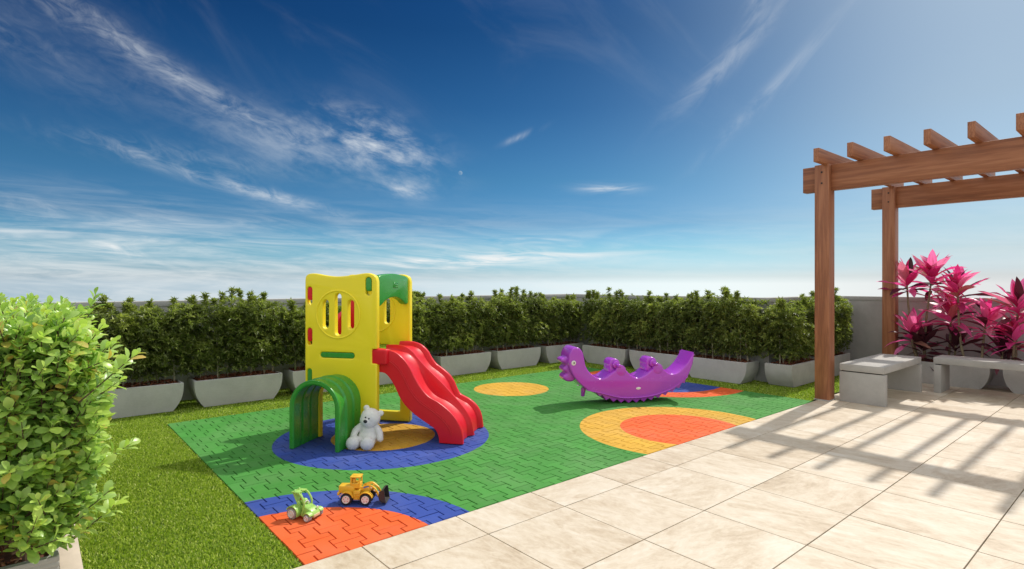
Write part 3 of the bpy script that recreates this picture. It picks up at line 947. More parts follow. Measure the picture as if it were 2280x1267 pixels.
ordn = ['first', 'second', 'third', 'fourth', 'fifth', 'sixth', 'seventh']
pitch = 1.08
lx = [0.33, 1.385, 2.46, 3.535, 4.615, 5.695, 6.775]
Lp = ['grey trough planter nearest the leafy bush, first along the left wall', 'whole grey trough planter between bush and play tower along the left wall',
      'grey trough planter half hidden behind the play tower edge and green tunnel', 'grey trough planter directly behind the yellow tower and slide top',
      'grey trough planter behind the red slide, right of its humps', 'grey trough planter behind the lone yellow circle, left wall row',
      'grey trough planter in the far corner behind the purple rocker head']
Lh = ['dark green hedge next to the pale leafy bush, first along the left wall', 'dark green hedge with two forked stems between bush and play tower',
      'dark green hedge cut off by the left edge of the yellow tower', 'dark green hedge seen past the right edge of the yellow tower',
      'dark green hedge above the red slide humps', 'dark green hedge behind the lone yellow circle', 'dark green hedge in the far corner where both rows meet']
k = 0
for i, x in enumerate(lx):
    planter(Lp[i], (x + PL / 2, 7.06 + PW / 2, 0), 0, 'grey planters along the walls', k)
    hedge(Lh[i], (x + PL / 2, 7.06 + PW / 2 + 0.02, 0), 0, k, 'hedges in the grey planters'); k += 1
ry = [6.345, 5.365, 4.32]
Rp = ['grey trough planter behind the purple rocker seats, right wall row', 'grey trough planter behind the purple rocker tail, right wall row', 'grey trough planter ending the right wall row beside the turned planter']
Rh = ['green hedge above the purple rocker seats, right wall row', 'green hedge above the purple rocker tail', 'green hedge at the near end of the right wall row']
Rp = Rp[:3]
for i, y in enumerate((6.36, 5.33, 4.295)):
    planter(Rp[i], (7.44 + PW / 2, y, 0), -PI / 2, 'grey planters along the walls', k)
    hedge(Rh[i], (7.44 + PW / 2 + 0.02, y, 0), -PI / 2, k, 'hedges in the grey planters'); k += 1
for i, x in enumerate((8.13, 9.30)):
    planter(('grey trough planter with its short end facing the rocker, left of the wooden post', 'grey trough planter right of the front wooden post, behind the bench')[i],
            (x, 3.50, 0), 0.02, 'grey planters along the walls', k)
    hedge(('bushy green hedge left of the front wooden post', 'sunlit green hedge just right of the front wooden post')[i], (x, 3.52, 0), 0.02, k, 'hedges in the grey planters'); k += 1
for i, y in enumerate((2.06, 0.98)):
    planter(('grey trough planter of pink plants behind the gap of the benches', 'grey trough planter of pink plants at the right picture edge')[i],
            (9.45 + PW / 2, y, 0), -PI / 2, 'grey planters under the pink plants', k); k += 1

# ------------------------------------------------------------------ leafy bush on the left
OBO = []
def obovate():
    rows = [(0.0, 0.035, 0.0), (0.30, 0.15, 0.03), (0.62, 0.275, 0.02), (0.88, 0.235, -0.03), (1.06, 0.07, -0.10)]
    V = []
    for (y, w, z) in rows:
        V += [(-w, y, z + w * 0.22), (0, y, z - 0.01), (w, y, z + w * 0.22)]
    F = []
    for i in range(len(rows) - 1):
        for j in range(2):
            a = i * 3 + j; F.append((a, a + 1, a + 4, a + 3))
    return np.array(V, float), np.array(F)


OB_V, OB_F = obovate()


def build_bush():
    t = thing('leafy_bush', 'large pale green bush of rounded leaves at the left edge', 'bush', (0, 0, 0))
    r = np.random.default_rng(5)
    # shoots: start points on a rounded box, pointing out and up
    X0, X1, Y0, Y1, Z0, Z1 = -0.62, 0.125, 2.80, 5.6, 0.34, 1.15
    n = 2600
    starts, dirs, lens = [], [], []
    while len(starts) < n:
        face = r.random()
        y = Y0 + (Y1 - Y0) * r.random() ** 1.45
        if face < 0.40: p = np.array([X1 - 0.03, y, r.uniform(Z0, Z1)]); nrm = np.array([1.0, 0, 0])
        elif face < 0.62: p = np.array([r.uniform(X0, X1), Y0 + 0.03, r.uniform(Z0, Z1)]); nrm = np.array([0, -1.0, 0])
        elif face < 0.86: p = np.array([r.uniform(X0, X1), y, Z1 - 0.04]); nrm = np.array([0, 0, 1.0])
        else: p = np.array([r.uniform(X0, X1 - 0.05), y, r.uniform(Z0, Z1)]); nrm = np.array([0.6, -0.4, 0.3])
        # narrow the body low down and round off the edges
        if p[2] < 0.5: p[0] -= (0.5 - p[2]) * 0.35
        p[0] += 0.045 * max(0.0, 1 - abs(p[2] - 0.78) / 0.32)
        ex = (p[0] - (X0 + X1) / 2) / ((X1 - X0) / 2); ez = (p[2] - 0.7) / 0.5
        if ez > 0.4 and ex > 0.3: p[2] -= 0.12 * (ex - 0.3) * (ez - 0.4)
        d = nrm * r.uniform(0.25, 0.9) + np.array([0.18, -0.08, 0.75]) + r.normal(size=3) * 0.32
        L = r.uniform(0.10, 0.20)
        p = p - nrm * r.uniform(0.0, 0.14)
        starts.append(p); dirs.append(d / np.linalg.norm(d)); lens.append(L)
    # long free shoots on the outline, as the photo shows them
    for (p, d, L) in [((0.14, 2.72, 0.93), (0.75, -0.25, 0.75), 0.26), ((0.17, 2.95, 0.9), (0.5, 0.1, 0.9), 0.22), ((0.16, 3.4, 1.06), (0.35, 0.2, 1.0), 0.26),
                      ((0.16, 3.3, 0.8), (0.8, 0.1, 0.55), 0.22), ((0.14, 2.9, 0.6), (0.9, -0.1, 0.5), 0.22), ((0.12, 2.85, 0.36), (0.8, 0.0, 0.55), 0.20),
                      ((0.1, 2.84, 0.44), (0.7, -0.35, 0.4), 0.18), ((-0.2, 2.9, 1.12), (0, 0, 1), 0.2), ((-0.3, 3.6, 1.12), (0.1, 0, 1), 0.2)]:
        starts.append(np.array(p)); d = np.array(d, float); dirs.append(d / np.linalg.norm(d)); lens.append(L)
    P, A, S, Tn, N2 = [], [], [], [], []
    tw = bmesh.new()
    for i, (p, d, L) in enumerate(zip(starts, dirs, lens)):
        m = int(L / 0.0115)
        bend = np.array([0, 0, 0.25]) * r.uniform(0, 1)
        pts = [tuple(p + d * L * q + bend * L * q * q) for q in (0, 0.35, 0.7, 1.0)]
        add_tube(tw, pts, [0.0032, 0.0026, 0.002, 0.0012], 4)
        sh = r.uniform(-0.16, 0.16)
        for j in range(m):
            q = 0.12 + 0.88 * (j + 0.5) / m
            c = p + d * L * q + bend * L * q * q
            th = j * 2.4 + i
            dd = d[None]
            R = rot_from(dd, np.zeros(1))[0]
            lift = 0.35 + 0.75 * q * q + r.normal(0, 0.12)
            a = (R[:, 0] * math.cos(th) + R[:, 2] * math.sin(th)) * math.cos(lift) + d * math.sin(lift) + np.array([0, 0, 0.1])
            a = a / np.linalg.norm(a)
            sz = r.uniform(0.041, 0.064) * (0.62 if q > 0.9 else 1.0)
            P.append(c); A.append(a); S.append(sz)
            yng = 0.45 + 0.30 * q + sh + r.normal(0, 0.08)
            if r.random() < 0.035: yng = r.uniform(0.92, 1.0)
            else: yng = min(yng, 0.89)
            Tn.append(yng)
            # upper face turned towards the shoot tip
            N2.append(d * 0.8 + np.array([0, 0, 0.6]) + r.normal(size=3) * 0.22)
    P, A, S, Tn, N2 = map(np.array, (P, A, S, Tn, N2))
    side = unit(np.cross(A, N2)); nor = np.cross(side, A)
    R = np.stack([side, A, nor], 2)
    size = np.stack([S * r.uniform(0.85, 1.12, len(S)), S, S], 1)
    # the leaves that show largest become parts of their own
    dep = P[:, 0] * math.cos(YAW) + P[:, 1] * math.sin(YAW)
    lat = P[:, 0] * math.sin(YAW) - P[:, 1] * math.cos(YAW)
    px = 1140 + 1262 * lat / dep; py = 631 - 1262 * (P[:, 2] - EYE) / dep
    seen = (px > 0) & (py < 1266) & (dep > 0.3)
    score = dep - 0.9 * P[:, 0] + np.where(seen, 0, 50)
    idx = np.argsort(score)[:300]
    mask = np.zeros(len(P), bool); mask[idx] = True
    V, F, tn = leaves(OB_V, OB_F, P[~mask], R[~mask], size[~mask], Tn[~mask])
    o = obj('foliage', np_mesh('foliage', V, F, M['bush'], smooth=True, attr=tn), t); o['kind'] = 'stuff'
    for i in idx:
        me = np_mesh('leaf', (OB_V * size[i]) @ R[i].T, OB_F, M['bush'], smooth=True, attr=np.full(len(OB_V), Tn[i]))
        obj('leaf', me, t, tuple(P[i]))
    o = obj('twigs', bm_mesh('twigs', tw, M['twig'], None), t); o['kind'] = 'stuff'
    for i in range(16):
        x, y = r.uniform(-0.42, 0.02), 3.0 + i * 0.16
        obj('stem', tube_mesh('stem', [(x, y, 0.27), (x + r.normal(0, .03), y + r.normal(0, .03), 0.55), (x + r.normal(0, .06), y + r.normal(0, .06), 0.95)], [0.011, 0.008, 0.004], M['twig'], 6), t)
    return t


build_bush()
t = thing('planter', 'ribbed grey planter holding the pale leafy bush at lower left', 'planter', (-0.24, 4.30, 0), PI / 2, 'grey planters along the walls')
LW, LL = 0.66, 2.72
def ribbed_trough():
    H = 0.28
    rings = []
    nz = 13
    for i in range(nz):
        z0, z1 = H * i / nz, H * (i + 1) / nz
        for (z, e) in ((z0 + 0.001, 0.004), (z0 + 0.006, 0.0), (z1 - 0.006, 0.0)):
            a, b = LL / 2 - e, LW / 2 - e
            rings.append([(-a, -b, z), (a, -b, z), (a, b, z), (-a, b, z)])
    for (e, z) in ((0.003, H), (0.032, H), (0.034, H - 0.06)):
        a, b = LL / 2 - e, LW / 2 - e
        rings.append([(-a, -b, z), (a, -b, z), (a, b, z), (-a, b, z)])
    V = [p for r_ in rings for p in r_]; F = []
    for k_ in range(len(rings) - 1):
        for i in range(4):
            j = (i + 1) % 4
            F.append([k_ * 4 + i, k_ * 4 + j, k_ * 4 + 4 + j, k_ * 4 + 4 + i])
    F.append([3, 2, 1, 0])
    return np_mesh('body', V, F, M['bench'], smooth=True, sharp=30)
obj('body', ribbed_trough(), t)
obj('soil', box_mesh('soil', (LL - 0.07, LW - 0.07, 0.03), M['mulch_bed'], 0, 1, (0, 0, 0.245)), t)
o = obj('mulch', mulch_mesh(LL - 0.05, LW - 0.05, 0.275, 2600), t); o['kind'] = 'stuff'

# ------------------------------------------------------------------ pergola
pg = thing('pergola', 'brown wooden pergola with open rafters over the benches', 'pergola', (7.23, 2.74, 0))
PX0, PY0 = 7.23, 2.74
def pbox(name, size, c, mat, bev=0.004):
    return obj(name, box_mesh(name, size, M[mat], bev, 2), pg, (c[0] - PX0, c[1] - PY0, c[2]))
for x in (7.23, 9.61):
    for y in (2.743, -0.95):
        pbox('post', (0.163, 0.163, 2.795), (x, y, 2.795 / 2), 'wood_z')
for x in (7.26, 9.64):
    # beam notched behind the post face: three lengths butted to the posts
    pbox('beam', (0.11, 2.982 - 2.8255, 0.30), (x, (2.982 + 2.8255) / 2, 2.640), 'wood_y')
    pbox('beam', (0.11, 2.6605 + 0.868, 0.30), (x, (2.6605 - 0.868) / 2, 2.640), 'wood_y')
    pbox('beam', (0.11, 0.2, 0.30), (x, -1.132, 2.640), 'wood_y')
for x in (7.23, 9.61):
    pbox('post_foot', (0.176, 0.176, 0.012), (x, 2.743, 0.006), 'bench', 0.002)
    for z in (2.575, 2.705):
        bm = bmesh.new(); cyl(bm, 0.011, 0.008, (0, 0, 0), Matrix.Rotation(PI / 2, 3, 'Y'), 8, None, 0.002, 1)
        obj('bolt', bm_mesh('bolt', bm, M['tyre'], 40), pg, (x - 0.0835 - PX0, 2.743 - PY0, z))
for i in range(11):
    y = 2.708 - 0.3535 * i
    pbox('rafter', (3.10, 0.062, 0.155), (8.45, y, 2.8685), 'wood_x', 0.003)

# ------------------------------------------------------------------ benches
def bench(label, loc, L, W, rz):
    t = thing('bench', label, 'bench', loc, rz, 'grey concrete benches')
    obj('seat', box_mesh('seat', (L, W, 0.080), M['bench'], 0.005, 2, (L / 2, 0, 0.405)), t)
    for s in (0.0, 1.0):
        obj('leg', box_mesh('leg', (0.075, W + 0.012, 0.352), M['bench'], 0.004, 2, (0.043 + s * (L - 0.086), -0.004, 0.176)), t)
        obj('spacer', box_mesh('spacer', (0.05, W - 0.04, 0.014), M['black'], 0, 1, (0.043 + s * (L - 0.086), 0, 0.3585)), t)
    return t
bench('short grey concrete bench beside the front wooden post', (7.285, 2.37, 0), 1.42, 0.46, 0)
bench('long grey concrete bench in front of the pink plants', (8.985, 2.03, 0), 1.75, 0.42, -PI / 2)

# ------------------------------------------------------------------ pink cordyline plants
def cordy_leaf(seed):
    r = random.Random(seed)
    n = 8
    droop = r.uniform(0.05, 0.75); tw = r.uniform(-0.9, 0.9); wmax = r.uniform(0.115, 0.165); sideb = r.uniform(-0.12, 0.12)
    V, F = [], []
    ang = 0.0; y = z = 0.0
    for i in range(n + 1):
        t = i / n
        w = wmax * (math.sin(PI * min(t, 1) ** 0.85) ** 0.8 if 0 < t < 1 else 0.0)
        w = max(w, 0.016 * (1 - t) + 0.001)
        a = tw * t * 0.6
        c, s = math.cos(a), math.sin(a)
        fold = 0.35 * w
        x0 = sideb * t * t
        for q, f in ((-1, fold), (0, 0), (1, fold)):
            px, pz = q * w, f + (0.02 * math.sin(9 * t + q) * w / 0.12 if q else 0)
            V.append((x0 + px * c - pz * s, y, z + px * s + pz * c))
        ang = -droop * 1.5 * t
        y += math.cos(ang) / n; z += math.sin(ang) / n
    for i in range(n):
        for j in range(2):
            a = i * 3 + j; F.append([a, a + 1, a + 4, a + 3])
    return np.array(V), F


cl_geo = [cordy_leaf(s) for s in range(10)]
cl_mes = {m: [np_mesh('leaf', V, F, M[m], smooth=True) for V, F in cl_geo] for m in ('pinkleaf', 'darkleaf')}


def cordyline(label, stems, seed):
    """stems: list of (path points, head size, leaf count, dark share)"""
    r = random.Random(seed)
    b = stems[0][0][0]
    t = thing('cordyline_plant', label, 'plant', b, 0, 'pink leaved plants behind the bench')
    for path, size, count, dark in stems:
        pts = smooth_line([(p[0] - b[0], p[1] - b[1], p[2] - b[2]) for p in path], 14)
        rad = [(0.017 - 0.006 * i / 13) * (1.10 if i % 2 else 0.92) for i in range(14)]
        obj('stem', tube_mesh('stem', [tuple(p) for p in pts], rad, M['canebark'], 8), t)
        top = Vector(pts[-1]); count = int(count * 1.2)
        for i in range(count):
            f = i / (count - 1)                   # 0 = young upright, 1 = old hanging
            th = i * 2.399 + r.uniform(-0.3, 0.3)
            el = math.radians(84 - 100 * f ** 1.15 + r.uniform(-10, 10))
            d = Vector((math.cos(th) * math.cos(el), math.sin(th) * math.cos(el), math.sin(el)))
            if d.x > 0.55: d.x *= 0.6; d.normalize()
            L = size * (0.72 + 0.5 * math.sin(PI * (0.15 + 0.75 * f))) * r.uniform(0.85, 1.1)
            base = top + Vector((0, 0, 0.03 - 0.20 * f)) + d * 0.012
            up = Vector((0, 0, 1)) + 0.2 * Vector((r.uniform(-1, 1), r.uniform(-1, 1), 0))
            s = d.cross(up)
            s = s.normalized() if s.length > 0.05 else d.orthogonal().normalized()
            nrm = s.cross(d)
            mt = 'darkleaf' if r.random() < dark else 'pinkleaf'
            o = obj('leaf', cl_mes[mt][r.randrange(10)], t)
            o.matrix_local = Matrix.Translation(base) @ axes(s, d, nrm) @ Matrix.Scale(L, 4)
    return t


zb = 0.29
cordyline('tall pink plant with the highest leaves, on a bare cane', [(((9.62, 2.33, zb), (9.61, 2.31, 0.8), (9.60, 2.24, 1.46)), 0.36, 25, 0.06)], 1)
cordyline('pink plant against the rear wooden post', [(((9.66, 2.42, zb), (9.60, 2.50, 0.9), (9.58, 2.53, 1.42)), 0.34, 20, 0.14), (((9.60, 2.40, zb), (9.55, 2.45, 0.5), (9.53, 2.45, 0.70)), 0.33, 20, 0.2)], 2)
cordyline('tall pink plant on a leaning cane right of the highest one', [(((9.60, 1.87, zb), (9.62, 1.93, 0.7), (9.62, 1.95, 1.28)), 0.35, 24, 0.08)], 3)
cordyline('low pink plant between the two tall canes', [(((9.74, 2.08, zb), (9.74, 2.06, 0.6), (9.74, 2.05, 0.94)), 0.36, 24, 0.12)], 4)
cordyline('small pink plant on a short cane over the long bench', [(((9.61, 1.70, zb), (9.62, 1.68, 0.6), (9.60, 1.65, 0.88)), 0.32, 20, 0.1)], 5)
cordyline('pink plant cut off by the right picture edge', [(((9.62, 1.36, zb), (9.62, 1.35, 0.7), (9.62, 1.33, 1.10)), 0.35, 22, 0.06), (((9.58, 1.38, zb), (9.57, 1.37, 0.5), (9.57, 1.36, 0.72)), 0.35, 20, 0.1)], 6)
cordyline('dark maroon plant with a clumped base beside the rear post', [(((9.60, 2.30, zb), (9.59, 2.32, 0.40), (9.58, 2.34, 0.52)), 0.34, 18, 1.0)], 7)
cordyline('dark maroon plant low behind the long bench', [(((9.66, 1.99, zb), (9.66, 1.99, 0.42), (9.66, 1.98, 0.54)), 0.32, 14, 1.0)], 8)
cordyline('dark maroon plant low at the right picture edge', [(((9.66, 1.50, zb), (9.66, 1.50, 0.40), (9.66, 1.49, 0.50)), 0.34, 16, 1.0)], 9)

# ------------------------------------------------------------------ play tower
TA = math.radians(-54)
tw = thing('play_tower', 'yellow plastic play tower with red slide and green tunnel', 'play tower', (2.0, 4.975, 0), TA)
def panel_outline():
    top = [(-0.183, 1.40), (-0.178, 1.446), (-0.150, 1.471), (-0.086, 1.476), (0.042, 1.455), (0.155, 1.449), (0.281, 1.459), (0.419, 1.477), (0.474, 1.468), (0.512, 1.446), (0.525, 1.40)]
    top = [tuple(p) for p in smooth_line(top, 40)]
    return [(-0.175, 0.004), (-0.183, 0.02)] + top
SLOTS = [stadium(-0.006, 0.056, 0.980, 1.240), stadium(0.116, 0.180, 0.922, 1.298), stadium(0.244, 0.306, 0.980, 1.240)]
HOLES = [stadium(-0.161, -0.112, 1.196, 1.357), stadium(-0.161, -0.112, 0.828, 0.985), stadium(-0.161, -0.115, 0.47, 0.616), stadium(0.416, 0.476, 1.280, 1.442), stadium(-0.028, 0.310, 0.720, 0.771)]
def arch(x0, x1, z0, z1, n=14):
    c, r = (x0 + x1) / 2, (x1 - x0) / 2
    return [(x0, z0)] + [(c - r * math.cos(PI * i / n), z1 - r + r * math.sin(PI * i / n)) for i in range(n + 1)] + [(x1, z0)]
near_out = panel_outline() + [(0.525, 0.822), (0.519, 0.812), (0.480, 0.809), (0.477, 0.800), (0.477, 0.690), (0.482, 0.683), (0.519, 0.680), (0.525, 0.670), (0.525, 0.02), (0.517, 0.004)] + arch(-0.035, 0.330, 0.004, 0.550)[::-1]
sp_ = obj('side_panel', plate('side_panel', [near_out] + SLOTS + HOLES, 0.032, 0.012, M['yellow'], XZ(0.032)), tw)
far_out = panel_outline() + [(0.525, 0.02), (0.517, 0.004)]
door = arch(-0.09, 0.415, 0.10, 0.57)
sp2 = obj('side_panel', plate('side_panel', [far_out, door] + SLOTS + HOLES, 0.032, 0.012, M['yellow'], XZ(0.744)), tw)
for par, y, sg in ((sp_, -0.001, -1), (sp2, 0.712, -1)):
    # rounded ring moulded round the three slots
    pts = [(0.148 + 0.214 * math.cos(a), y, 1.110 + 0.212 * math.sin(a)) for a in np.linspace(0, 2 * PI, 65)]
    V, F = tube_arrays(pts, 0.0085, 10, False)
    V = [(v[0], y + (v[1] - y) * 0.75, v[2]) for v in V]
    obj('window_ring', np_mesh('window_ring', V, F, M['yellow'], smooth=True), par)
def tab(name, x0, x1, z0, z1, mat, y=0.006):
    return obj(name, plate(name, [stadium(x0, x1, z0, z1)], 0.022, 0.006, M[mat], XZ(y + 0.022)), tw)
tab('red_hook', -0.159, -0.114, 1.235, 1.355, 'red'); tab('red_hook', -0.159, -0.114, 0.862, 0.983, 'red')
tab('green_hook', -0.159, -0.117, 0.475, 0.614, 'green'); tab('green_hook', 0.419, 0.473, 1.318, 1.440, 'green')
tab('green_tab', -0.026, 0.308, 0.722, 0.769, 'green', 0.004)
obj('platform', box_mesh('platform', (0.64, 0.640, 0.05), M['green'], 0.01, 2, (0.17, 0.388, 0.747)), tw)
# red guard at the back of the platform, lower in the middle
lad = [(0.075, 0.79), (0.075, 0.92), (0.10, 0.94), (0.30, 0.93), (0.39, 0.95), (0.45, 1.03), (0.52, 1.085), (0.585, 1.11), (0.61, 1.30), (0.655, 1.335), (0.70, 1.30), (0.70, 0.79)]
obj('back_guard', plate('back_guard', [lad], 0.026, 0.01, M['red'], YZ(-0.138)), tw)
obj('guard_post', box_mesh('guard_post', (0.10, 0.085, 0.54), M['red'], 0.014, 3, (-0.072, 0.660, 1.05)), tw)
# green header over the slide
top = [tuple(p) for p in smooth_line([(0.067, 1.405), (0.075, 1.445), (0.16, 1.465), (0.388, 1.478), (0.60, 1.462), (0.70, 1.44), (0.709, 1.40)], 24)]
bot = [tuple(p) for p in smooth_line([(0.709, 1.215), (0.69, 1.180), (0.64, 1.188), (0.56, 1.225), (0.45, 1.252), (0.33, 1.254), (0.22, 1.232), (0.14, 1.195), (0.085, 1.180), (0.067, 1.21)], 28)]
hd = obj('header', plate('header', [top + bot], 0.034, 0.012, M['green'], YZ(0.478)), tw)
# moulded emblem: a small shield-like S on the header
em = bmesh.new()
add_tube(em, [(0.514, 0.385 + x * 0.75, 1.372 + z * 0.62) for x, z in [(0.085, 0.022), (0.06, 0.034), (0.01, 0.034), (-0.012, 0.020), (0.0, 0.004), (0.06, 0.0), (0.078, -0.014), (0.06, -0.030), (0.01, -0.032), (-0.016, -0.020)]], 0.0048, 8)
obj('emblem', bm_mesh('emblem', em, M['green'], 60), hd)
eb = bmesh.new(); box(eb, (0.010, 0.100, 0.056), (0.5105, 0.411, 1.373), None, 0.004, 2)
obj('emblem_plate', bm_mesh('emblem_plate', eb, M['green'], 40), hd)

# green tunnel
def tunnel():
    c, y0, y1 = 0.148, -0.375, 0.005
    R, zs, th = 0.225, 0.352, 0.030
    nseg = 30
    def sect(r_):
        P = [(c - r_, 0.004), (c - r_, zs * 0.33), (c - r_, zs * 0.66)]
        P += [(c - r_ * math.cos(PI * i / nseg), zs + r_ * math.sin(PI * i / nseg)) for i in range(nseg + 1)]
        P += [(c + r_, zs * 0.66), (c + r_, zs * 0.33), (c + r_, 0.004)]
        return P
    # profile along the length: radius offset of outer skin, with a rolled lip and two ribs
    def rib(y):
        return sum(0.011 * math.exp(-((y - q) / 0.011) ** 2) for q in (-0.245, -0.125)) + 0.010 * math.exp(-((y + 0.375) / 0.03) ** 2)
    ysl = list(np.linspace(y0 + 0.012, y1, 44))
    rings = []
    rings.append((y0 + 0.012, R - th - 0.004)); rings.append((y0 + 0.003, R - th + 0.004)); rings.append((y0, R - th / 2)); rings.append((y0 + 0.003, R + 0.004))
    for y in ysl: rings.append((y, R + rib(y)))
    for y in ysl[::-1]: rings.append((y, R - th + 0.7 * rib(y) if y > y0 + 0.05 else R - th))
    V, F = [], []
    S0 = sect(R); m = len(S0)
    for y, r_ in rings:
        V += [(p[0], y, p[1]) for p in sect(r_)]
    K = len(rings)
    for k_ in range(K):
        for i in range(m - 1):
            a = k_ * m + i; b = ((k_ + 1) % K) * m + i
            F.append([a, a + 1, b + 1, b])
    # soles of the two legs
    for i in (0, m - 1):
        for k_ in range(4, 4 + 43):
            k2 = K - 1 - (k_ - 4)
            F.append([k_ * m + i, (k_ + 1) * m + i, (k2 - 1) * m + i, k2 * m + i])
    return np_mesh('tunnel', V, F, M['green'], smooth=True, sharp=50)
obj('tunnel', tunnel(), tw)

# red double slide: coordinates s along the run (0 at the foot), z
def slide():
    N = 64
    near = smooth_line([(-0.86, 0.806), (-0.77, 0.808), (-0.68, 0.794), (-0.606, 0.766), (-0.542, 0.713), (-0.488, 0.640), (-0.443, 0.558), (-0.389, 0.476), (-0.318, 0.405), (-0.229, 0.359), (-0.159, 0.313), (-0.09, 0.251), (-0.038, 0.180), (-0.008, 0.10), (0.0, 0.01)], N)
    mid = smooth_line([(-0.86, 0.808), (-0.745, 0.810), (-0.668, 0.794), (-0.601, 0.751), (-0.553, 0.699), (-0.477, 0.621), (-0.382, 0.536), (-0.288, 0.452), (-0.195, 0.359), (-0.122, 0.284), (-0.067, 0.217), (-0.021, 0.132), (0.004, 0.01)], N)
    far = smooth_line([(-0.86, 0.812), (-0.77, 0.815), (-0.699, 0.807), (-0.628, 0.780), (-0.567, 0.725), (-0.527, 0.660), (-0.480, 0.604), (-0.417, 0.561), (-0.348, 0.507), (-0.299, 0.444), (-0.269, 0.380), (-0.237, 0.325), (-0.187, 0.298), (-0.123, 0.266), (-0.056, 0.204), (-0.017, 0.123), (0.0, 0.01)], N)
    botm = smooth_line([(-0.86, 0.60), (-0.743, 0.597), (-0.688, 0.561), (-0.633, 0.483), (-0.587, 0.392), (-0.533, 0.319), (-0.461, 0.256), (-0.38, 0.202), (-0.30, 0.156), (-0.247, 0.118), (-0.221, 0.062), (-0.215, 0.008)], N)
    def nrm(c):
        t = np.gradient(c, axis=0); t /= np.linalg.norm(t, axis=1, keepdims=True)
        return np.stack([-t[:, 1], t[:, 0]], 1)
    def off(c, d):
        n_ = nrm(c); q = c - n_ * (-d) if False else c - n_ * d
        q[:, 1] = np.maximum(q[:, 1], 0.006)
        return q
    nI, mI1, mI2, fI = off(near, 0.040), off(near, 0.044), off(far, 0.040), off(far, 0.040)
    lane1 = off(near, 0.044); lane2 = off(far, 0.040)
    cols = [  # (y, curve)
        (0.000, botm), (0.000, off(near, 0.008)), (0.003, off(near, 0.002)), (0.010, near), (0.030, near), (0.037, off(near, 0.003)), (0.042, off(near, 0.012)),
        (0.050, off(near, 0.036)), (0.062, lane1), (0.160, lane1), (0.272, lane1), (0.287, off(near, 0.036)),
        (0.296, 0.5 * (lane1 + mid)), (0.300, off(mid, 0.008)), (0.304, mid), (0.320, mid), (0.324, off(mid, 0.008)), (0.330, 0.5 * (lane2 + mid)),
        (0.340, off(far, 0.034)), (0.354, lane2), (0.46, lane2), (0.566, lane2), (0.580, off(far, 0.034)),
        (0.588, off(far, 0.012)), (0.593, off(far, 0.003)), (0.600, far), (0.620, far), (0.627, off(far, 0.002)), (0.630, off(far, 0.008)), (0.630, botm)]
    V, F = [], []
    for y, c in cols: V += [(p[0], y, p[1]) for p in c]
    K = len(cols)
    for k_ in range(K):
        for i in range(N - 1):
            a = k_ * N + i; b = ((k_ + 1) % K) * N + i
            F.append([a, a + 1, b + 1, b])
    F.append([k_ * N for k_ in range(K)]); F.append([k_ * N + N - 1 for k_ in range(K)][::-1])
    bm = bmesh.new()
    vs = [bm.verts.new(v) for v in V]
    for f in F: bm.faces.new([vs[i] for i in f])
    return bm_mesh('slide', bm, M['red'], 38), near, botm
sl_me, s_near, s_bot = slide()
sl = obj('slide', sl_me, tw, (1.298, 0.068, 0))
# raised bead along the near flank and the hooked bolster at the top
c = s_near * 0.55 + s_bot * 0.45
c = c[10:60]
add = [(p[0], -0.0005, p[1]) for p in c]
obj('flank_bead', tube_mesh('flank_bead', add, 0.0052, M['red'], 6), sl)
add2 = [(p[0] + 0.012, -0.0005, p[1] + 0.009) for p in c]
obj('flank_bead', tube_mesh('flank_bead', add2, 0.0036, M['red'], 6), sl)
bl = bmesh.new()
vs = box(bl, (0.17, 0.070, 0.135), (-0.775, -0.022, 0.738), None, 0.016, 3)
for v in vs:
    if v.co.x > -0.72: v.co.y += 0.035 * min(1, (v.co.x + 0.72) / 0.03)
obj('bolster', bm_mesh('bolster', bl, M['red'], 45), sl)

# ------------------------------------------------------------------ purple rocker
DA = math.radians(-28)
def D(px, py, yo=0.0):
    """point of the photo's silhouette on the near flank -> (s, z)"""
    u = (px - 1140) / 1262.0; v = (631.4 - py) / 1262.0
    c, s = math.cos(YAW), math.sin(YAW)
    r = np.array([c + u * s, s - u * c, v])
    e1 = np.array([math.cos(DA), math.sin(DA)]); e2 = np.array([-e1[1], e1[0]])
    p0 = np.array([5.413, 4.036])
    p0 = p0 + e2 * yo
    t_ = (p0 @ e2) / (r[:2] @ e2)
    return (float((r[:2] * t_ - p0) @ e1), float(EYE + r[2] * t_))
DZ = lambda L, yo=0.0: [D(1200 + x * 500 / 2280.0, 740 + y * 500 / 2280.0, yo) for x, y in L]
rk = thing('dinosaur_rocker', 'purple plastic two seat rocker shaped like a smiling creature', 'rocker', (5.413, 4.036, 0), DA)
T_ = 0.32
back = DZ([(462, 270), (475, 340), (510, 400), (560, 445), (620, 470), (680, 462), (740, 420), (785, 385), (800, 380), (880, 385), (895, 392), (930, 430), (970, 456), (1020, 462), (1080, 440), (1130, 400), (1165, 370), (1180, 364), (1250, 366), (1268, 374), (1300, 402), (1340, 422), (1395, 418), (1440, 392), (1500, 330), (1545, 260), (1577, 203)])
tail = DZ([(1577, 215), (1570, 290), (1548, 370), (1515, 452)])
belly = DZ([(1440, 520), (1350, 580), (1200, 640), (1050, 667), (900, 676), (800, 668), (650, 630), (520, 600), (460, 560), (400, 505), (345, 430), (315, 360)])
face = DZ([(300, 300), (310, 230), (340, 175), (380, 155), (420, 168), (450, 212)])
outl = [tuple(p) for p in smooth_line(back, 90)] + [tuple(p) for p in smooth_line(tail, 14)] + [tuple(p) for p in smooth_line(belly, 60)] + [tuple(p) for p in smooth_line(face, 24)]
body = obj('body', plate('body', [outl], T_ / 2, 0.016, M['purple'], XZ(T_ / 2), 4, 30), rk)
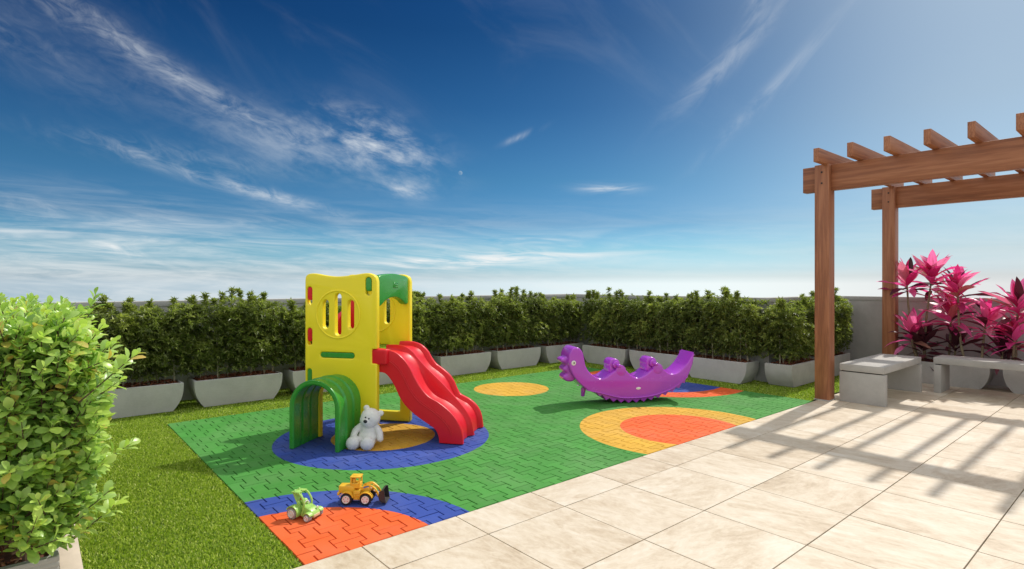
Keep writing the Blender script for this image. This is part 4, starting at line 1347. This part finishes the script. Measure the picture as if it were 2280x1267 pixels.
# rocker runner with teeth under the belly
lo = DZ([(560, 612), (640, 632), (800, 672), (900, 680), (1050, 671), (1200, 645), (1350, 588), (1440, 528), (1508, 465)])
run = smooth_line(lo, 70)
tn = []
tt = smooth_line(DZ([(620, 652), (700, 698), (800, 715), (900, 722), (1020, 716), (1120, 700), (1220, 672), (1330, 628), (1420, 580), (1490, 520)]), 25)
zmin = min(p[1] for p in tt)
for i, p in enumerate(tt):
    n_ = 0.0 if i % 2 == 0 else 0.036
    tn.append((p[0], p[1] - zmin + 0.001 + n_))
outl2 = [(p[0], p[1] + 0.035) for p in run] + tn[::-1]
obj('runner', plate('runner', [outl2], T_ / 2 - 0.018, 0.004, M['purple'], XZ(T_ / 2), 2, 30), rk)
# raised moulding along the lower flank
mo = smooth_line(DZ([(480, 588), (560, 605), (650, 624), (800, 660), (900, 668), (1050, 660), (1200, 632), (1350, 574), (1440, 512), (1512, 452)]), 60)
for y in (0.002, T_ - 0.002):
    obj('moulding', tube_mesh('moulding', [(p[0], y, p[1] + 0.002) for p in mo], [0.004 + 0.007 * math.sin(PI * i / 59) for i in range(60)], M['purple'], 8), rk)
bd = smooth_line(DZ([(1240, 600), (1300, 570), (1400, 510), (1500, 445)]), 40)
gb = bmesh.new()
for p in list(bd) + list(smooth_line(DZ([(640, 608), (720, 634), (810, 652)]), 22)) + list(smooth_line(DZ([(940, 655), (1020, 651), (1100, 637)]), 22)):
    sph(gb, 0.0045, (p[0], 0.0015, p[1] + 0.006), (0.8, 0.8, 1.4), None, 8, 6)
o = obj('stud_row', bm_mesh('stud_row', gb, M['purple'], None), rk); o['kind'] = 'stuff'
# face: nose, lips and chin as one moulded profile narrower than the head
prof = DZ([(318, 195), (292, 205), (280, 232), (252, 246), (214, 262), (205, 283), (220, 304), (246, 310), (262, 324), (242, 344), (227, 366), (238, 392), (260, 400), (266, 412), (244, 422), (229, 445), (236, 470), (264, 489), (318, 493), (350, 470)], 0.14)
inn = [(prof[-1][0] + 0.03, prof[-1][1] + 0.05), (prof[0][0] + 0.09, prof[0][1] - 0.12), (prof[0][0] + 0.05, prof[0][1] - 0.02)]
pp = smooth_line(prof, 90)
for _ in range(6): pp[1:-1] = 0.5 * pp[1:-1] + 0.25 * (pp[:-2] + pp[2:])
fo = [tuple(p) for p in pp] + inn
obj('muzzle', plate('muzzle', [fo], 0.100, 0.030, M['purple'], XZ(T_ / 2 + 0.005), 4, 40), rk)
for yy in (T_ / 2 - 0.05, T_ / 2 + 0.06):
    s_, z_ = DZ([(222, 280)], 0.14)[0]
    bm = bmesh.new(); sph(bm, 0.026, (s_ + 0.018, yy, z_ + 0.008), (1.0, 1.0, 0.8), None, 16, 10)
    obj('nostril', bm_mesh('nostril', bm, M['purple'], None), rk)
# eye and badge on the near flank
def disc(name, px, py, rx, rz_, mat, y, parent=rk, tilt=0.0):
    s, z = DZ([(px, py)])[0]
    L = []
    for i in range(28):
        a = 2 * PI * i / 28; x_, q_ = rx * math.cos(a), rz_ * math.sin(a)
        L.append((s + x_ * math.cos(tilt) - q_ * math.sin(tilt), z + x_ * math.sin(tilt) + q_ * math.cos(tilt)))
    return obj(name, plate(name, [L], 0.003, 0.001, M[mat], XZ(y), 1, 30), parent)
ey = disc('eye', 353, 312, 0.0265, 0.0275, 'white', 0.000)
disc('pupil', 356, 311, 0.0065, 0.013, 'black', -0.0035, ey)
disc('badge', 1010, 568, 0.030, 0.0145, 'white', 0.000, rk, 0.05)
# handle bosses with grips
for (bx, by) in ((790, 338), (1166, 320)):
    s, z = DZ([(bx, by)])[0]
    bm = bmesh.new()
    ry_ = Matrix.Rotation(PI / 2, 3, 'X')
    cyl(bm, 0.066, 0.20, (s, 0.155, z + 0.006), ry_, 32, None, 0.016, 3)
    box(bm, (0.125, 0.20, 0.09), (s, 0.155, z - 0.045), None, 0.012, 2)
    hb = obj('handle_boss', bm_mesh('handle_boss', bm, M['purple'], 35), rk)
    for sg, yy in ((-1, 0.035), (1, 0.275)):
        bm = bmesh.new()
        cyl(bm, 0.040, 0.035, (s + 0.006, yy, z + 0.004), ry_, 24, None, 0.008, 2)
        cyl(bm, 0.0165, 0.085, (s + 0.010, yy + sg * 0.045, z + 0.002), ry_, 18, None, 0.007, 2)
        sph(bm, 0.021, (s + 0.010, yy + sg * 0.088, z + 0.002), (1, 0.8, 1), None, 14, 8)
        obj('handle_grip', bm_mesh('handle_grip', bm, M['purple'], 40), hb)
    # little lip of the seat in front of the boss
    fl = bmesh.new()
    sa, za = DZ([(bx + 50, by + 62)])[0]
    cyl(fl, 0.062, 0.040, (sa - 0.006, 0.016, za + 0.012), ry_, 28, None, 0.012, 2)
    obj('seat_lip', bm_mesh('seat_lip', fl, M['purple'], 40), hb)
# foot rests
for y in (0.15,):
    s, z = DZ([(448, 606)], 0.15)[0]
    bm = bmesh.new(); cyl(bm, 0.021, 0.10, (s, y, z), Matrix.Rotation(0.12, 3, 'Y'), 16, 0.030, 0.006, 2)
    obj('foot_rest', bm_mesh('foot_rest', bm, M['purple'], 40), rk)

# ------------------------------------------------------------------ plush bear
BA = math.radians(-38)
bear = thing('teddy_bear', 'white plush teddy bear sitting against the yellow tower', 'teddy bear', (2.180, 4.468, 0), BA)
bear.scale = (0.92, 0.92, 0.90)
def bear_body():
    bm = bmesh.new()
    tilt = Matrix.Rotation(0.38, 3, 'Y')
    hc = Vector((0.030, 0.012, 0.272))
    sph(bm, 0.089, hc, (1.0, 0.92, 0.98), tilt, 28, 18)
    sph(bm, 0.068, hc + tilt @ Vector((-0.006, -0.020, -0.030)), (1.15, 0.95, 0.9), tilt, 20, 14)
    sph(bm, 0.034, hc + tilt @ Vector((-0.018, -0.070, -0.030)), (1.05, 1.0, 0.9), tilt, 18, 12)      # muzzle
    for sx in (-1, 1):
        sph(bm, 0.027, hc + tilt @ Vector((sx * 0.070, 0.010, 0.070)), (1, 0.6, 1), tilt, 16, 10)      # ears
    sph(bm, 0.075, (0.004, 0.030, 0.130), (1.06, 0.92, 1.25), None, 24, 16)                             # torso
    sph(bm, 0.083, (0.002, 0.022, 0.085), (1.08, 0.98, 0.98), None, 24, 16)
    # legs pointing forward, big soles
    for (fx, fy) in ((-0.108, -0.085), (0.026, -0.105)):
        for q in np.linspace(0, 1, 7):
            c = Vector((0.035 if fx > 0 else -0.045, 0.01, 0.058)).lerp(Vector((fx, fy, 0.060)), q)
            sph(bm, 0.040 + 0.018 * q, c, (1, 1, 1), None, 16, 10)
        sph(bm, 0.060, (fx, fy - 0.012, 0.061), (1.0, 0.72, 1.02), None, 20, 12)
    # arms
    for P in ([(-0.060, 0.02, 0.195), (-0.105, 0.000, 0.150), (-0.118, -0.030, 0.105)], [(0.072, 0.02, 0.192), (0.112, 0.0, 0.135), (0.122, -0.012, 0.078)]):
        pts = smooth_line(P, 9)
        for i, p in enumerate(pts): sph(bm, 0.027 + 0.004 * math.sin(PI * i / 8) + (0.002 if i > 6 else 0), p, (1, 1, 1), None, 14, 9)
    me = bpy.data.meshes.new('tmp'); bm.to_mesh(me); bm.free()
    o = bpy.data.objects.new('tmp', me); COL.objects.link(o)
    md = o.modifiers.new('r', 'REMESH'); md.mode = 'VOXEL'; md.voxel_size = 0.0042
    s = o.modifiers.new('s', 'SMOOTH'); s.iterations = 6; s.factor = 0.5
    dg = bpy.context.evaluated_depsgraph_get()
    m2 = bpy.data.meshes.new_from_object(o.evaluated_get(dg), depsgraph=dg)
    bpy.data.objects.remove(o)
    # settle the soles and seat on the floor
    n = len(m2.vertices); co = np.empty(n * 3, np.float32); m2.vertices.foreach_get('co', co); co = co.reshape(-1, 3)
    co[:, 2] = np.where(co[:, 2] < 0.004, 0.002 + (co[:, 2] - 0.004) * 0.05, co[:, 2])
    co[:, 2] -= co[:, 2].min() - 0.0005
    m2.vertices.foreach_set('co', co.ravel())
    nv = np.empty(n * 3, np.float32); m2.vertices.foreach_get('normal', nv); nv = nv.reshape(-1, 3)
    m2.polygons.foreach_set('use_smooth', np.ones(len(m2.polygons), bool))
    m2.materials.clear(); m2.materials.append(M['plush'])
    m2.update()
    # short pile
    r = np.random.default_rng(3); k_ = 26000
    id_ = r.integers(0, n, k_); p = co[id_] + r.normal(0, 0.0015, (k_, 3)); d = unit(nv[id_] + r.normal(0, 0.55, (k_, 3)) + np.array([0, 0, -0.25]))
    sd_ = unit(np.cross(d, r.normal(size=(k_, 3)))); L = r.uniform(0.0035, 0.0075, k_)[:, None]
    p = p - nv[id_] * 0.001
    V = np.stack([p - sd_ * 0.0006, p + sd_ * 0.0006, p + d * L], 1).reshape(-1, 3)
    V[:, 2] = np.maximum(V[:, 2], 0.001)
    pile = np_mesh('pile', V, np.arange(k_ * 3).reshape(-1, 3), M['plush'])
    return m2, pile
b1, b2 = bear_body()
bb = obj('body', b1, bear)
o = obj('pile', b2, bb); o['kind'] = 'stuff'
tilt = Matrix.Rotation(0.38, 3, 'Y'); hc = Vector((0.030, 0.012, 0.272))
for sx in (-1, 1):
    bm = bmesh.new(); sph(bm, 0.0068, hc + tilt @ Vector((-0.018 + sx * 0.016, -0.0825, 0.008)), (1, 0.8, 1.15), tilt, 14, 10)
    obj('eye', bm_mesh('eye', bm, M['black'], None), bear)
bm = bmesh.new(); sph(bm, 0.0165, hc + tilt @ Vector((-0.020, -0.103, -0.022)), (1.1, 0.7, 0.95), tilt, 18, 12)
obj('nose', bm_mesh('nose', bm, M['black'], None), bear)

# ------------------------------------------------------------------ toy loader (front = +x, near side = -y)
def wheel(parent, loc, R, w, tyre, rim, hub=None, lugs=14, side=-1):
    t = bpy.data.objects.new('wheel', None); link(t, parent); t.location = loc
    ry_ = Matrix.Rotation(PI / 2, 3, 'X')
    bm = bmesh.new(); cyl(bm, R - 0.002, w, (0, 0, 0), ry_, 32, None, 0.004, 2)
    for i in range(lugs):
        a = 2 * PI * i / lugs
        for sg in (-1, 1):
            box(bm, (0.005, w * 0.46, 0.004), ((R - 0.002) * math.cos(a + sg * 0.12), sg * w * 0.24, (R - 0.002) * math.sin(a + sg * 0.12)), Matrix.Rotation(-(a + sg * 0.12) + PI / 2, 3, 'Y'), 0, 1)
    ty = obj('tyre', bm_mesh('tyre', bm, M[tyre], 40), t)
    bm = bmesh.new()
    rr = R * 0.66
    cyl(bm, rr, 0.004, (0, side * (w / 2 + 0.0005), 0), ry_, 28, None, 0.0012, 1)
    add_tube(bm, [(rr * 0.93 * math.cos(a), side * (w / 2 + 0.003), rr * 0.93 * math.sin(a)) for a in np.linspace(0, 2 * PI, 29)], 0.0018, 6)
    cyl(bm, rr * 0.28, 0.007, (0, side * (w / 2 + 0.002), 0), ry_, 14, None, 0.001, 1)
    obj('rim', bm_mesh('rim', bm, M[rim], 40), t)
    if hub:
        for i in range(5):
            a = 2 * PI * i / 5 + 0.4
            bm = bmesh.new(); cyl(bm, rr * 0.13, 0.005, (rr * 0.6 * math.cos(a), side * (w / 2 + 0.001), rr * 0.6 * math.sin(a)), ry_, 10)
            obj('hub_hole', bm_mesh('hub_hole', bm, M[hub], None), t)
    return t


ld = thing('toy_loader', 'yellow toy wheel loader with a dark bucket on the blue ring', 'toy loader', (1.580, 3.372, 0), math.radians(-42))
LS = 1.0
def lpart(name, bm, mat, sharp=35): return obj(name, bm_mesh(name, bm, M[mat], sharp), ld)
for x in (-0.055, 0.066):
    for y, sd_ in ((-0.045, -1), (0.050, 1)):
        wheel(ld, (x, y, 0.0375), 0.0365, 0.030, 'tyre', 'rim', 'pink', 16, sd_)
bm = bmesh.new()
box(bm, (0.100, 0.066, 0.046), (-0.062, 0.003, 0.088), None, 0.006, 2)                 # engine hood
box(bm, (0.016, 0.078, 0.020), (-0.112, 0.003, 0.062), None, 0.005, 2)                 # counterweight
box(bm, (0.150, 0.050, 0.024), (0.000, 0.003, 0.058), None, 0.004, 2)                  # chassis
box(bm, (0.044, 0.088, 0.058), (0.006, 0.003, 0.056), None, 0.004, 2)                  # step block
for z in (0.036, 0.047, 0.058, 0.069): box(bm, (0.034, 0.006, 0.004), (0.006, -0.043, z), None, 0.0015, 1)
box(bm, (0.058, 0.048, 0.030), (0.058, 0.003, 0.084), None, 0.006, 2)                  # front frame
lpart('chassis', bm, 'loader')
for x in (-0.055, 0.066):
    for y in (-0.046, 0.051):
        bm = bmesh.new()
        pts = [(x + 0.043 * math.cos(a), y, 0.0375 + 0.043 * math.sin(a)) for a in np.linspace(0.25, PI - 0.35, 12)]
        for i in range(11):
            a0, a1 = Vector(pts[i]), Vector(pts[i + 1])
            m_ = (a0 + a1) / 2; an = math.atan2((a1 - a0).z, (a1 - a0).x)
            box(bm, ((a1 - a0).length * 1.05, 0.030, 0.0042), m_, Matrix.Rotation(-an, 3, 'Y'), 0, 1)
        lpart('fender', bm, 'loader')
# cab: pillars, roof, floor block, seat
cab = bpy.data.objects.new('cab', None); link(cab, ld); cab.location = (-0.008, 0.003, 0.085)
def cpart(name, bm, mat): return obj(name, bm_mesh(name, bm, M[mat], 35), cab)
for x in (-0.026, 0.027):
    for y in (-0.026, 0.026):
        bm = bmesh.new(); box(bm, (0.008, 0.008, 0.066), (x, y, 0.044), None, 0.0015, 1); cpart('pillar', bm, 'loader')
bm = bmesh.new(); box(bm, (0.066, 0.066, 0.009), (0.001, 0, 0.080), None, 0.003, 2)
box(bm, (0.03, 0.03, 0.003), (0, 0, 0.0855), None, 0.001, 1); cpart('roof', bm, 'loader')
bm = bmesh.new(); box(bm, (0.060, 0.058, 0.032), (0, 0, 0.026), None, 0.003, 1)
box(bm, (0.006, 0.058, 0.070), (-0.028, 0, 0.042), None, 0.002, 1); cpart('cab_body', bm, 'loader')
bm = bmesh.new(); box(bm, (0.020, 0.030, 0.030), (-0.014, 0, 0.050), None, 0.004, 2); cpart('seat', bm, 'loader')
# lift arms
for y in (-0.026, 0.032):
    bm = bmesh.new()
    pl = smooth_line([(0.030, 0.092), (0.055, 0.106), (0.085, 0.112), (0.110, 0.098), (0.130, 0.074), (0.146, 0.046)], 16)
    for i in range(15):
        a0, a1 = Vector((pl[i][0], y, pl[i][1])), Vector((pl[i + 1][0], y, pl[i + 1][1]))
        an = math.atan2((a1 - a0).z, (a1 - a0).x); wd = 0.017 - 0.006 * i / 14
        box(bm, ((a1 - a0).length * 1.15, 0.007, wd), (a0 + a1) / 2, Matrix.Rotation(-an, 3, 'Y'), 0, 1)
    lpart('lift_arm', bm, 'loader')
bm = bmesh.new(); add_tube(bm, [(0.075, 0.003, 0.092), (0.135, 0.003, 0.060)], 0.005, 8); add_tube(bm, [(0.06, 0.003, 0.11), (0.10, 0.003, 0.122), (0.135, 0.003, 0.095)], 0.006, 8)
lpart('piston', bm, 'loader')
bm = bmesh.new(); add_tube(bm, [(0.100, -0.022, 0.104), (0.100, 0.028, 0.104)], 0.005, 8); lpart('cross_bar', bm, 'loader')
for i, (x, z, c_) in enumerate(((0.055, 0.106, 'toyblue'), (0.072, 0.110, 'toyblue'), (0.096, 0.104, 'rim'), (0.107, 0.096, 'black'), (0.116, 0.088, 'rim'), (0.125, 0.076, 'black'))):
    bm = bmesh.new(); an = [-0.35, -0.15, 0.55, 0.8, 0.9, 1.05][i]
    box(bm, (0.018 if i < 2 else 0.007, 0.0012, 0.009), (x, -0.0302, z - 0.001), Matrix.Rotation(an, 3, 'Y'), 0, 1)
    lpart('sticker', bm, c_)
# bucket: curved shell open to the front
bk = []
for a in np.linspace(math.radians(100), math.radians(265), 12): bk.append((0.176 + 0.030 * math.cos(a), 0.054 + 0.038 * math.sin(a)))
bk.append((0.192, 0.012)); inner = [(p[0] + 0.004, p[1] + (0.003 if i > 8 else 0)) for i, p in enumerate(bk)]
bo = obj('bucket', plate('bucket', [bk + inner[::-1]], 0.052, 0.0, M['bucket'], XZ(0.003), 0, 30), ld)
for y in (-0.047, 0.053):
    obj('bucket_cheek', plate('bucket_cheek', [bk + [(0.182, 0.088)]], 0.002, 0.0, M['bucket'], XZ(y), 0, 30), bo)

# ------------------------------------------------------------------ toy tractor
tr = thing('toy_tractor', 'lime green toy tractor with grey wheels on the orange circle', 'toy tractor', (1.243, 3.358, 0), math.radians(-61))
def tpart(name, bm, mat, sharp=35, par=None): return obj(name, bm_mesh(name, bm, M[mat], sharp), par or tr)
for y, sd_ in ((-0.049, -1), (0.049, 1)):
    wheel(tr, (-0.050, y, 0.0345), 0.0335, 0.026, 'grey', 'rim', None, 16, sd_)
    wheel(tr, (0.060, y * 1.02, 0.0225), 0.0215, 0.026, 'grey', 'rim', 'pink', 12, sd_)
bm = bmesh.new()
hood = [(-0.002, 0.030), (0.000, 0.070), (0.010, 0.078), (0.045, 0.068), (0.072, 0.052), (0.084, 0.034), (0.082, 0.020), (0.060, 0.016), (0.0, 0.018)]
hood = [tuple(p) for p in smooth_line(hood, 30)]
obj('hood', plate('hood', [hood], 0.034, 0.009, M['lime'], XZ(0.0), 3, 40), tr)
for i in range(7):
    bm = bmesh.new(); add_tube(bm, [(0.020, -0.024 + 0.008 * i, 0.0760), (0.048, -0.024 + 0.008 * i, 0.0672), (0.076, -0.024 + 0.008 * i, 0.0478)], 0.0016, 5); tpart('hood_rib', bm, 'lime')
bm = bmesh.new(); box(bm, (0.008, 0.052, 0.018), (0.083, 0, 0.026), None, 0.003, 2); tpart('grille', bm, 'cream')
bm = bmesh.new(); box(bm, (0.090, 0.050, 0.014), (-0.030, 0, 0.026), None, 0.004, 2); tpart('floor_pan', bm, 'cream')
for sg in (-1, 1):
    bm = bmesh.new()
    pts = [(-0.050 + 0.040 * math.cos(a), sg * 0.047, 0.0345 + 0.041 * math.sin(a)) for a in np.linspace(-0.35, PI - 0.5, 14)]
    for i in range(13):
        a0, a1 = Vector(pts[i]), Vector(pts[i + 1]); an = math.atan2((a1 - a0).z, (a1 - a0).x)
        box(bm, ((a1 - a0).length * 1.08, 0.036, 0.006), (a0 + a1) / 2 + Vector((0, -sg * 0.004, 0)), Matrix.Rotation(-an, 3, 'Y'), 0, 1)
    tpart('rear_fender', bm, 'lime')
    bm = bmesh.new()
    pts = [(0.060 + 0.027 * math.cos(a), sg * 0.047, 0.0225 + 0.027 * math.sin(a)) for a in np.linspace(0.5, PI - 0.2, 9)]
    for i in range(8):
        a0, a1 = Vector(pts[i]), Vector(pts[i + 1]); an = math.atan2((a1 - a0).z, (a1 - a0).x)
        box(bm, ((a1 - a0).length * 1.08, 0.028, 0.005), (a0 + a1) / 2, Matrix.Rotation(-an, 3, 'Y'), 0, 1)
    tpart('front_fender', bm, 'lime')
    # curved cab frame on each side
    bm = bmesh.new()
    cf = smooth_line([(-0.052, sg * 0.030, 0.148), (-0.020, sg * 0.031, 0.146), (0.006, sg * 0.032, 0.122), (0.020, sg * 0.033, 0.092), (0.016, sg * 0.034, 0.062), (0.004, sg * 0.035, 0.022)], 18)
    add_tube(bm, [tuple(p) for p in cf], 0.0062, 8); tpart('cab_frame', bm, 'lime')
bm = bmesh.new()
bp_ = [tuple(p) for p in smooth_line([(-0.030, 0.036), (-0.034, 0.075), (-0.052, 0.108), (-0.070, 0.145), (-0.060, 0.152), (-0.048, 0.120), (-0.018, 0.070), (-0.012, 0.036)], 26)]
obj('cab_back', plate('cab_back', [bp_], 0.030, 0.004, M['lime'], XZ(0.0), 2, 40), tr)
bm = bmesh.new(); box(bm, (0.060, 0.070, 0.007), (-0.045, 0, 0.150), Matrix.Rotation(-0.05, 3, 'Y'), 0.003, 2)
box(bm, (0.014, 0.018, 0.010), (-0.020, 0.0, 0.156), None, 0.004, 2); box(bm, (0.010, 0.014, 0.008), (-0.060, -0.018, 0.156), None, 0.003, 1); box(bm, (0.010, 0.014, 0.008), (-0.060, 0.018, 0.156), None, 0.003, 1)
tpart('roof', bm, 'lime')
bm = bmesh.new(); box(bm, (0.026, 0.034, 0.040), (-0.018, 0, 0.052), None, 0.006, 2); sph(bm, 0.020, (-0.006, 0.004, 0.092), (0.9, 1, 0.95), None, 14, 10); tpart('seat', bm, 'lime')
bm = bmesh.new(); add_tube(bm, [(0.012 + 0.004 * math.cos(a), 0.014 * math.cos(a), 0.085 + 0.014 * math.sin(a)) for a in np.linspace(0, 2 * PI, 17)], 0.003, 6); tpart('steering_wheel', bm, 'rim')
bm = bmesh.new(); sph(bm, 0.010, (-0.016, -0.012, 0.110), (1, 1, 0.8), None, 12, 8); tpart('red_knob', bm, 'toyred')
bm = bmesh.new(); cyl(bm, 0.006, 0.012, (0.072, 0.020, 0.064), None, 12, None, 0.002, 1); cyl(bm, 0.006, 0.012, (0.012, -0.022, 0.082), None, 12, None, 0.002, 1); tpart('lamp', bm, 'rim')
